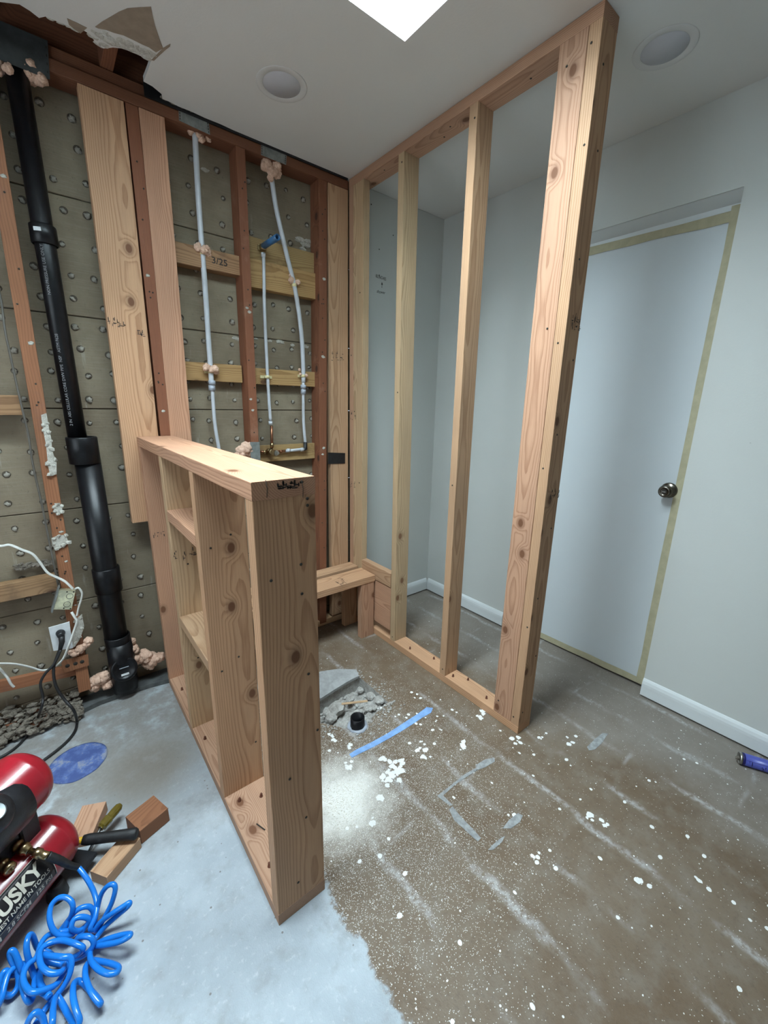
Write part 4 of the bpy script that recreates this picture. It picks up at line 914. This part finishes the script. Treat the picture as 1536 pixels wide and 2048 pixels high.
# label band on the lower tank with its lettering
lab = shell(T1, TR+.0012, -.44, -.062, -.13, .92, LABB, 'label', ac, ns=24, na=10, th=.0008)
shell(T1, TR+.0018, -.44, -.066, -.10, .13, LABG, 'label_band', lab, ns=24, na=4, th=.0004)
edge = MB(); edge.tube([cylpt(T1, -.0625, -.13+1.05*k/12, TR+.0018) for k in range(13)], .0009, LABW, 6); edge.tube([cylpt(T1, -.44+.378*k/8, .92, TR+.0018) for k in range(9)], .0009, LABW, 6); obj('label_border', edge, LABW, lab)
def tank_text(txt, size, s_right, ang, mat, bold=.0, wf=1.0, shear=.0):
    me = text_mesh(txt, size, bold); b = bmesh.new(); b.from_mesh(me); bpy.data.meshes.remove(me); W_ = max(v.co.x for v in b.verts)*wf
    for k in range(1, 10): 
        g = b.verts[:]+b.edges[:]+b.faces[:]; bmesh.ops.bisect_plane(b, geom=g, plane_co=(0, size*.1*k-.2*size+size*.05, 0), plane_no=(0, 1, 0))
    for v in b.verts:
        s = s_right-W_+v.co.x*wf+v.co.y*shear; v.co = cylpt(T1, s, ang+v.co.y/TR, TR+.0026)
    mb = MB(); mb.bm = b; return obj('lettering', mb, mat, lab)
tank_text('HUSKY', .044, -.084, .42, LABW, .0016, 1.0)
tank_text('THE TOUGHEST NAME IN TOOLS', .0145, -.076, .215, LABW, .0002, .95)
tank_text('3.5 SCFM   2.8 SCFM   125 PSI', .0165, -.076, -.055, LABW, .0003, .95)
# quick couplers
q1 = P(30, 1690, 'z', .22); q2_ = P(70, 1706, 'z', .205); q3 = P(95, 1712, 'z', .195); q4 = P(152, 1738, 'z', .115)
d = (q2_-q1).normalized()
mb = MB(); mb.lathe([(.010, -.03), (.010, .0), (.0145, .002), (.0145, .010), (.012, .012), (.012, .020), (.0145, .022), (.0145, .032), (.011, .034), (.011, .040), (.0085, .042)], q1, d, BRASS, 18); obj('quick_coupler', mb, BRASS, ac)
p0 = q1+d*.042
c2 = P(2, 1728, 'z', .215); d2 = (P(20, 1738, 'z', .21)-c2).normalized()
mb = MB(); mb.lathe([(.010, -.05), (.010, .0), (.0145, .002), (.0145, .010), (.012, .012), (.012, .020), (.0145, .022), (.0145, .032), (.009, .034), (.006, .034), (.006, .02)], c2, d2, BRASS, 18); obj('quick_coupler', mb, BRASS, ac)
mb = MB(); mb.tube(spline([P(30, 1690, 'z', .205), P(24, 1705, 'z', .20), P(16, 1716, 'z', .20), P(4, 1722, 'z', .21)], 5), .0009, CHROME, 5); obj('coupler_wire', mb, CHROME, ac)

# ---- blue coil hose, one continuous tube
ah = thing('air_hose', 'bright blue coiled air hose tangled on the floor below the compressor', 'air hose', P(150, 1900, 'z', 0))
cs = lambda L: [P(x/3.425, 1450+y/3.425, 'z', z) for x, y, z in L]
hp = cs([(535, 975, .105), (572, 1020, .095), (612, 1080, .08), (645, 1150, .062), (662, 1225, .05), (655, 1310, .04), (620, 1390, .03),
         (640, 1395, .02), (660, 1290, .035), (690, 1170, .07), (735, 1105, .095), (775, 1092, .10), (790, 1125, .09), (765, 1220, .06), (715, 1320, .03), (672, 1395, .015),
         (652, 1402, .018), (690, 1350, .035), (770, 1290, .06), (840, 1245, .07), (885, 1218, .072), (880, 1240, .066), (810, 1300, .045), (730, 1370, .025), (672, 1440, .012),
         (645, 1480, .012), (660, 1508, .02), (730, 1503, .04), (820, 1483, .055), (885, 1448, .062), (890, 1432, .058), (840, 1437, .045), (750, 1462, .03), (680, 1490, .016),
         (625, 1540, .018), (620, 1600, .03), (665, 1665, .045), (735, 1702, .05), (800, 1695, .046), (812, 1660, .04), (760, 1635, .03), (690, 1620, .02), (630, 1615, .012),
         (590, 1650, .02), (585, 1720, .035), (615, 1810, .04), (660, 1880, .035), (690, 1910, .028), (672, 1880, .012), (620, 1820, .010), (560, 1760, .012),
         (510, 1765, .025), (500, 1850, .045), (520, 1950, .045), (545, 2030, .035), (520, 2060, .025), (470, 1990, .012), (420, 1900, .012), (385, 1860, .02),
         (365, 1930, .04), (360, 2030, .05), (350, 2090, .03), (310, 2070, .015), (290, 2000, .03), (250, 1970, .045), (210, 2000, .045), (185, 2060, .03), (220, 2080, .012), (300, 1960, .010), (360, 1880, .012),
         (430, 1800, .02), (480, 1700, .04), (485, 1600, .06), (420, 1590, .068), (330, 1580, .06), (300, 1570, .045), (340, 1620, .03), (430, 1640, .02),
         (440, 1650, .03), (420, 1690, .05), (350, 1700, .06), (290, 1660, .065), (270, 1590, .065), (285, 1530, .06), (350, 1490, .055), (430, 1475, .055), (520, 1500, .055), (570, 1530, .045), (540, 1570, .025), (480, 1610, .015),
         (440, 1700, .02), (380, 1780, .035), (300, 1815, .05), (220, 1830, .06), (170, 1780, .06), (160, 1710, .06), (195, 1640, .06), (250, 1590, .055), (280, 1500, .05), (330, 1440, .045), (410, 1420, .04), (490, 1410, .03),
         (500, 1430, .03), (430, 1445, .04), (370, 1410, .055), (340, 1330, .075), (350, 1240, .09), (400, 1185, .098), (460, 1185, .096), (498, 1230, .085), (490, 1300, .06), (450, 1360, .035), (400, 1430, .02),
         (440, 1400, .03), (480, 1320, .05), (540, 1260, .065), (610, 1245, .06), (640, 1290, .04), (600, 1360, .025), (540, 1410, .03), (490, 1390, .05), (510, 1330, .06), (570, 1315, .055), (610, 1340, .04), (560, 1420, .02),
         (520, 1480, .03), (560, 1450, .05), (620, 1455, .05), (640, 1500, .035), (600, 1560, .02), (520, 1600, .015), (420, 1620, .012), (330, 1560, .015), (260, 1530, .03), (225, 1450, .07), (200, 1440, .085), (183, 1490, .085), (185, 1560, .07), (210, 1650, .04), (240, 1740, .015), (230, 1810, .012), (290, 1830, .03), (340, 1860, .04), (280, 1780, .03), (275, 1690, .02), (320, 1650, .012),
         (250, 1700, .015), (220, 1880, .03), (180, 1870, .045), (150, 1760, .05), (170, 1650, .045), (120, 1650, .05), (60, 1700, .055), (30, 1790, .05), (10, 1880, .04), (-30, 1940, .02), (0, 1800, .02), (60, 1720, .02), (130, 1700, .03), (140, 1660, .05), (100, 1560, .08), (70, 1550, .085), (75, 1600, .07), (120, 1690, .04), (125, 1780, .02), (80, 1850, .015), (20, 1840, .02), (0, 1780, .04), (20, 1700, .055), (50, 1690, .05), (40, 1760, .03), (-20, 1820, .02), (-60, 1900, .02)])
mb = MB(); mb.tube(spline(hp, 6), .0062, HOSE, 12); obj('hose_tube', mb, HOSE, ah)
gp = spline([q3+Vector((0, 0, .0)), P(118, 1720, 'z', .17), P(138, 1730, 'z', .135), hp[0]], 6)
mb = MB(); n_ = len(gp); mb.tube(gp, [.0105-(.0035*i/(n_-1))+(.0006 if i % 2 and i < n_*.6 else 0) for i in range(n_)], RUBB, 14); obj('strain_relief', mb, RUBB, ah)
mb = MB(); dd = (q3-p0).normalized(); L_ = (q3-p0).length; mb.lathe([(.0075, .001), (.0075, L_*.25), (.0115, L_*.28), (.0115, L_*.62), (.009, L_*.64), (.0095, L_*.9), (.0095, L_+.003)], p0, dd, BRASS, 10); obj('hose_fitting', mb, BRASS, ah)

# ---- offcuts and tools
def offcut(px, py, z, size, yaw, mat, label, tilt=0.0):
    c = P(px, py, 'z', z); u = Vector((math.cos(yaw), math.sin(yaw), 0)); h = Vector((-math.sin(yaw), math.cos(yaw), 0))
    o = board('wood_offcut', Vector((c.x, c.y, size[2]/2+.0005))-u*size[0]/2, Vector((c.x, c.y, size[2]/2+.0005))+u*size[0]/2, size[1], size[2], h, mat, None)
    return tag(o, label, 'wood block', 'wood offcuts')
yA = math.atan2(-.571+.685, -1.447+1.445+.03)
offcut(174, 1640, .038, (.115, .070, .038), 1.15, FIRP, 'striped fir offcut under the tip of the olive handled tool')
offcut(294, 1626, .05, (.09, .085, .052), .33, OLDO, 'reddish brown wood block farthest right of the compressor')
offcut(232, 1708, .038, (.115, .060, .038), .62, FIR, 'pale fir offcut lying under the black rubber grip')
t = thing('chisel_handle', 'tool with a worn translucent olive plastic handle among the offcuts', 'hand tool', P(215, 1640, 'z', 0))
a = P(240, 1611, 'z', .055); b = P(202, 1655, 'z', .05); dv = (b-a).normalized(); LL = (b-a).length
mb = MB(); mb.lathe([(0, -.004), (.008, -.002), (.0125, .005), (.0135, .018), (.0125, LL*.55), (.0145, LL*.6), (.0145, LL*.95), (.010, LL), (.010, LL*1.04)], a, dv, OLIVE, 12, smooth=False); obj('handle', mb, OLIVE, t)
mb = MB(); mb.tube([a+dv*LL*1.03, a+dv*(LL+.05)-Vector((0, 0, .035))], .0045, CHROME, 8); obj('blade', mb, CHROME, t)
t = thing('hammer', 'yellow shafted hammer with a black rubber grip beside the lower red tank', 'hammer', P(215, 1680, 'z', 0))
a = P(275, 1667, 'z', .062); b = P(166, 1680, 'z', .062); dv = (b-a).normalized(); LL = (b-a).length
mb = MB(); mb.tube([a, a+dv*.006, a+dv*LL*.2, a+dv*LL*.55, a+dv*LL*.9, a+dv*LL], [.012, .0165, .0155, .0145, .0150, .0125], RUBB, 14, flatz=.75); obj('grip', mb, RUBB, t)
mb = MB(); mb.tube([a+dv*LL*.98, a+dv*(LL+.03), b+dv*.10-Vector((0, 0, .044))], .0085, YELL, 10, flatz=.7); obj('shaft', mb, YELL, t)
c = b+dv*.11-Vector((0, 0, .046)); mb = MB(); cr = dv.cross(Z).normalized(); mb.tube([c-cr*.05, c-cr*.02, c+cr*.03, c+cr*.06], [.013, .010, .010, .004], DARKST, 10); obj('head', mb, DARKST, t)
# ---- blue disc set in the floor
dc = P(156, 1525, 'z', 0); mb = MB(); R = random.Random(9); seg = 56
prof = [(.094, 0), (.094, .0035), (.086, .0045), (.05, .004), (0, .004)]; mb.lathe(prof, (dc.x, dc.y, .0004), (0, 0, 1), DISC, seg, cap=False)
for v in mb.bm.verts:
    d_ = v.co-Vector((dc.x, dc.y, 0)); 
    if d_.xy.length > .07: k = 1+.03*noise.noise(d_*25); v.co.x = dc.x+d_.x*k; v.co.y = dc.y+d_.y*k
tag(obj('pipe_cover', mb, DISC), 'round blue plastic lid smeared with cement lying behind the compressor', 'lid')
# ---- sealant cartridge by the right wall
p0 = P(1481, 1516, 'z', .023); p1 = P(1562, 1541, 'z', .023); dv = (p1-p0).normalized()
t = thing('sealant_tube', 'blue printed cartridge tube lying at the foot of the right baseboard', 'cartridge', (p0.x, p0.y, 0))
mb = MB(); mb.lathe([(.0225, .004), (.0225, .19)], (p0.x, p0.y, .0232), dv, CANB, 28); tb = obj('tube', mb, CANB, t)
mb = MB(); mb.lathe([(.0228, .003), (.0232, .004), (.0232, .010), (.0228, .0105)], (p0.x, p0.y, .0232), dv, CAND, 28, cap=False); obj('band', mb, CAND, t)
mb = MB(); mb.lathe([(.0155, -.001), (.018, -.006), (.0215, -.005), (.0225, .004)], (p0.x, p0.y, .0232), dv, CHROME, 28); obj('metal_rim', mb, CHROME, t)
mb = MB(); mb.lump(Vector((p0.x, p0.y, .021))-dv*.008, .006, None, 2, .7, 4, (1.6, 1, .9)); obj('dried_sealant', mb, DEBRIS, t)
sd = dv.cross(Z).normalized(); sd = -sd if sd.dot(Vector((CX, CY, 0))-p0) < 0 else sd
def tubept(s, a): return Vector((p0.x, p0.y, .0232))+dv*s+(sd*math.cos(a)+Z*math.sin(a))*.0229
mb = MB(); mb.tube([tubept(.012+.012*k, .55) for k in range(12)], .0006, CAND, 5)
for s, a0, a1, r_ in ((.022, .25, .5, .0009), (.030, -.25, .5, .0012), (.060, -.1, .2, .0010), (.064, -.45, .0, .0016), (.070, .0, .35, .0012), (.085, -.3, .3, .0012), (.1, -.3, .3, .0012)): mb.tube([tubept(s, a0+(a1-a0)*k/5) for k in range(6)], r_, CAND, 5)
obj('tube_print', mb, CAND, tb)
# ---- drain stub and rubble in the pit
dr = P(715, 1452, 'z', 0)
t = thing('drain_stub', 'open black drain pipe stub standing in the broken floor pit', 'drain pipe', (dr.x, dr.y, -.05))
mb = MB(); mb.lathe([(.032, -.08), (.032, .004), (.0305, .012), (.0305, .046), (.0262, .046), (.0255, -.02)], (dr.x, dr.y, 0), (0, 0, 1), BLACK, 28, cap=False); obj('pipe', mb, BLACK, t)
mb = MB(); mb.lathe([(.0262, 0), (0, 0)], (dr.x, dr.y, -.015), (0, 0, 1), HOLE, 24, cap=False); obj('bore', mb, HOLE, t)
mb = MB(); mb.lathe([(.044, .0008), (.043, .005), (.036, .007), (.0325, .006)], (dr.x, dr.y, 0), (0, 0, 1), PEXG, 24, cap=False)
for v in mb.bm.verts: v.co.xy += Vector((noise.noise(v.co*60)*.006, noise.noise(v.co*60+Vector((5, 5, 5)))*.006))
obj('grey_sealant', mb, PATCH, t)
def inpoly(x, y):
    c = False; n = len(pitw)
    for i in range(n):
        a, b = pitw[i], pitw[i-1]
        if (a.y > y) != (b.y > y) and x < (b.x-a.x)*(y-a.y)/(b.y-a.y)+a.x: c = not c
    return c
R = random.Random(31); xs_ = [v.x for v in pitw]; ys_ = [v.y for v in pitw]
big = [(672, 1418, .040, 'largest pale concrete chunk beside the drain stub'), (744, 1392, .028, 'pale concrete chunk at the right edge of the pit'), (662, 1436, .026, 'concrete chunk at the front left of the pit below the largest one'), (757, 1402, .026, 'angular concrete chunk in the right corner of the pit'), (735, 1418, .020, 'small concrete chunk behind the drain stub'), (700, 1400, .018, 'small concrete chunk near the wooden stick'), (720, 1380, .018, 'small concrete chunk under the pit side edge'), (655, 1425, .020, 'small concrete chunk beside the low wall post'), (748, 1415, .017, 'small concrete chunk right of the drain stub')]
for px, py, r_, lab_ in big:
    q = P(px, py, 'z', -.015 if py > 1398 else -.04); mb = MB(); mb.lump(q, r_, None, 2, .35, R.random()*90, (1.1, 1, .7), True, 1.3); tag(obj('concrete_chunk', mb, RUBBLE), lab_, 'rubble', 'broken concrete chunks')
mb = MB(); cnt = 0
for k in range(1500):
    x = R.uniform(min(xs_), max(xs_)); y = R.uniform(min(ys_), max(ys_))
    if not inpoly(x, y): continue
    if math.hypot(x-dr.x, y-dr.y) < .04: continue
    r_ = R.choice([.006, .008, .011, .015, .02]); mb.lump((x, y, R.uniform(-.05, -.022)-r_*.2-.045*max(0, min(1, (y+.78)/.2))), r_, None, 1, .5, R.random()*99, (1.1, 1, .75), True)
o = obj('rubble_fill', mb, RUBBLE, floor); o['kind'] = 'stuff'
mb = MB(); mb.prism([Vector((v.x, v.y, -.10)) for v in pitw], (0, 0, .012)); obj('pit_dirt', mb, RUBBLE, floor)
mb = MB(); R = random.Random(77)
for k in range(260):
    a = R.uniform(0, 2*PI); i = R.randrange(len(pitw)); q = pitw[i].lerp(pitw[i-1], R.random()); off = abs(R.gauss(0, .035))
    cx_, cy_ = sum(xs_)/len(xs_), sum(ys_)/len(ys_); dd = Vector((q.x-cx_, q.y-cy_, 0)).normalized()
    if dd.y > .1 and dd.x < .6: continue
    p_ = q+dd*off; r_ = R.uniform(.0015, .006); mb.lump((p_.x, p_.y, r_*.4), r_, None, 1, .5, R.random()*99, (1.2, 1, .6), True)
o = obj('concrete_crumbs', mb, RUBBLE, floor); o['kind'] = 'stuff'
a = P(683, 1408, 'z', .004); b = P(735, 1402, 'z', .004)
tag(board('lath_stick', a, b, .012, .005, (0, 1, 0), FIRY, None), 'thin pale wooden stick lying across the rubble pit', 'stick')

# ---- tape left on the floor
def ftape(pts, mat, label, cat='tape', group='tape strips on the floor', name='floor_tape', h=.0006):
    mb = MB(); mb.prism([P(x, y, 'z', .0008) for x, y in pts], (0, 0, h)); return tag(obj(name, mb, mat), label, cat, group)
cl = [(701, 1512), (716, 1503), (745, 1489), (777, 1471), (812, 1449), (840, 1432), (858, 1420)]
ftape([(x-3.5+R.uniform(-1.2, 1.2), y-4.5+R.uniform(-1.2, 1.2)) for x, y in cl]+[(866, 1416)]+[(x+3.5+R.uniform(-1.2, 1.2), y+4.5+R.uniform(-1.2, 1.2)) for x, y in cl[::-1]], TAPEB, 'bright blue painter tape strip beside the drain pit')
ftape([(898, 1619), (905, 1613), (925, 1637), (943, 1655), (962, 1676), (956, 1683), (948, 1677), (930, 1660), (908, 1640)], TAPEG, 'grey blue tape scrap nearest the low wall')
ftape([(1005, 1657), (1018, 1640), (1036, 1626), (1046, 1631), (1040, 1644), (1022, 1657)], TAPEG, 'short wide grey tape scrap right of the nearest one')
ftape([(976, 1700), (985, 1690), (1003, 1675), (1010, 1672), (1004, 1684), (986, 1700)], TAPEG, 'thin grey tape sliver in front of the wide scrap')
ftape([(952, 1530), (968, 1520), (988, 1515), (990, 1523), (970, 1535), (953, 1541)], TAPEG, 'grey tape scrap in front of the partition end post')
ftape([(1174, 1494), (1190, 1478), (1205, 1466), (1216, 1467), (1204, 1486), (1190, 1499), (1178, 1501)], TAPEG, 'grey tape scrap farthest right towards the baseboard')
ftape([(874, 1592), (882, 1586), (930, 1548), (952, 1536), (955, 1540), (915, 1566), (886, 1591), (905, 1610), (900, 1612)], TAPEG, 'angled grey tape line between the low wall and the partition')
# ---- paint splatter
R = random.Random(101); mb = MB()
def splat(x, y, r, rag=.25):
    n = 10; c = mb.bm.verts.new((x, y, .0016)); ph = R.random()*9; ring = []
    e = R.uniform(.85, 1.2)
    for k in range(n):
        a = 2*PI*k/n; rr = r*(1+rag*noise.noise(Vector((math.cos(a)*1.5+ph*7, math.sin(a)*1.5, ph)))+R.uniform(-rag, rag)*.3); ring.append(mb.bm.verts.new((x+math.cos(a)*rr*e, y+math.sin(a)*rr/e, .0007)))
    for k in range(n): f = mb.bm.faces.new((c, ring[k], ring[(k+1) % n])); f.smooth = True
def sp(px, py, r, rag=.25): q = P(px, py, 'z', 0); splat(q.x, q.y, r, rag)
drops = [(823, 1386), (833, 1389), (830, 1396), (836, 1390), (843, 1397), (881, 1398), (757, 1418), (763, 1417), (770, 1420), (778, 1424), (768, 1427), (789, 1432), (797, 1429), (811, 1434), (818, 1429), (835, 1426), (853, 1434), (876, 1432), (886, 1431), (873, 1440), (867, 1460), (879, 1457), (882, 1462), (843, 1450), (832, 1448), (869, 1486), (819, 1487), (660, 1500), (676, 1505), (903, 1421), (913, 1424), (873, 1443), (1093, 1467), (1077, 1474), (1081, 1477), (1085, 1475), (1040, 1506), (1068, 1511), (1132, 1518), (1143, 1530), (905, 1595), (910, 1596), (1028, 1630), (1018, 1632), (985, 1566), (1064, 1712), (1069, 1715), (1075, 1713), (1077, 1704), (1101, 1701), (1075, 1727), (1110, 1735), (1028, 1784), (1390, 1756), (1398, 1762), (1418, 1778), (1300, 1772), (1234, 1835), (1322, 1715), (1410, 1714), (1375, 1675), (1066, 1552), (1182, 1577), (1250, 1605), (1305, 1655), (1186, 1642), (1160, 1600), (1120, 1620), (1370, 1520), (1393, 1525), (1300, 1560), (1310, 1566), (779, 1680), (760, 1712), (720, 1725), (712, 1653), (695, 1655), (960, 1440), (1000, 1462), (1020, 1477), (741, 1490), (1200, 1715), (1468, 1805), (1500, 1840), (1535, 1812), (1536, 1858), (1063, 2014), (905, 2045), (1480, 1980), (920, 1886), (800, 1830), (810, 1748)]
for px, py in drops: sp(px+R.uniform(-2, 2), py+R.uniform(-2, 2), R.uniform(.0035, .0075), .2)
for px, py, n, s in [(845, 1490, 9, 14), (850, 1512, 6, 8), (796, 1530, 14, 16), (785, 1550, 16, 16), (775, 1562, 10, 12), (768, 1520, 5, 8), (700, 1490, 5, 8), (665, 1478, 7, 12), (757, 1600, 4, 8), (963, 1430, 7, 8), (927, 1492, 7, 9), (745, 1645, 5, 8), (706, 1535, 6, 14), (1035, 1482, 6, 10), (1150, 1480, 5, 18), (1277, 1760, 2, 4), (1175, 1632, 3, 8), (1210, 1645, 3, 8)]:
    for k in range(n): sp(px+R.gauss(0, s*.5), py+R.gauss(0, s*.5), R.uniform(.004, .011), .5)
for k in range(260):
    x = R.uniform(-.9, .6); y = R.uniform(-2.3, -.3)
    if x > -.02 and x < .1 and y > -1.28: continue
    if inpoly(x, y): continue
    splat(x, y, R.uniform(.0012, .0032), .3)
o = obj('paint_splatter', mb, SPLAT, floor); o['kind'] = 'stuff'
# fine sawdust heap under the end of the low wall
mb = MB(); R = random.Random(55)
for k in range(1800):
    x = R.gauss(-.76, .07); y = R.gauss(-1.04, .09)
    if x < -.935: continue
    s = R.uniform(.0010, .0026); a = R.uniform(0, PI); mb.prism([(x+math.cos(a)*s, y+math.sin(a)*s, .0008), (x-math.sin(a)*s*.5, y+math.cos(a)*s*.5, .0009), (x-math.cos(a)*s, y-math.sin(a)*s, .0008)], (0, 0, .0008))
o = tag(obj('sawdust', mb, SAW), 'pale sawdust scattered on the floor beside the low wall post', 'sawdust'); o['kind'] = 'stuff'
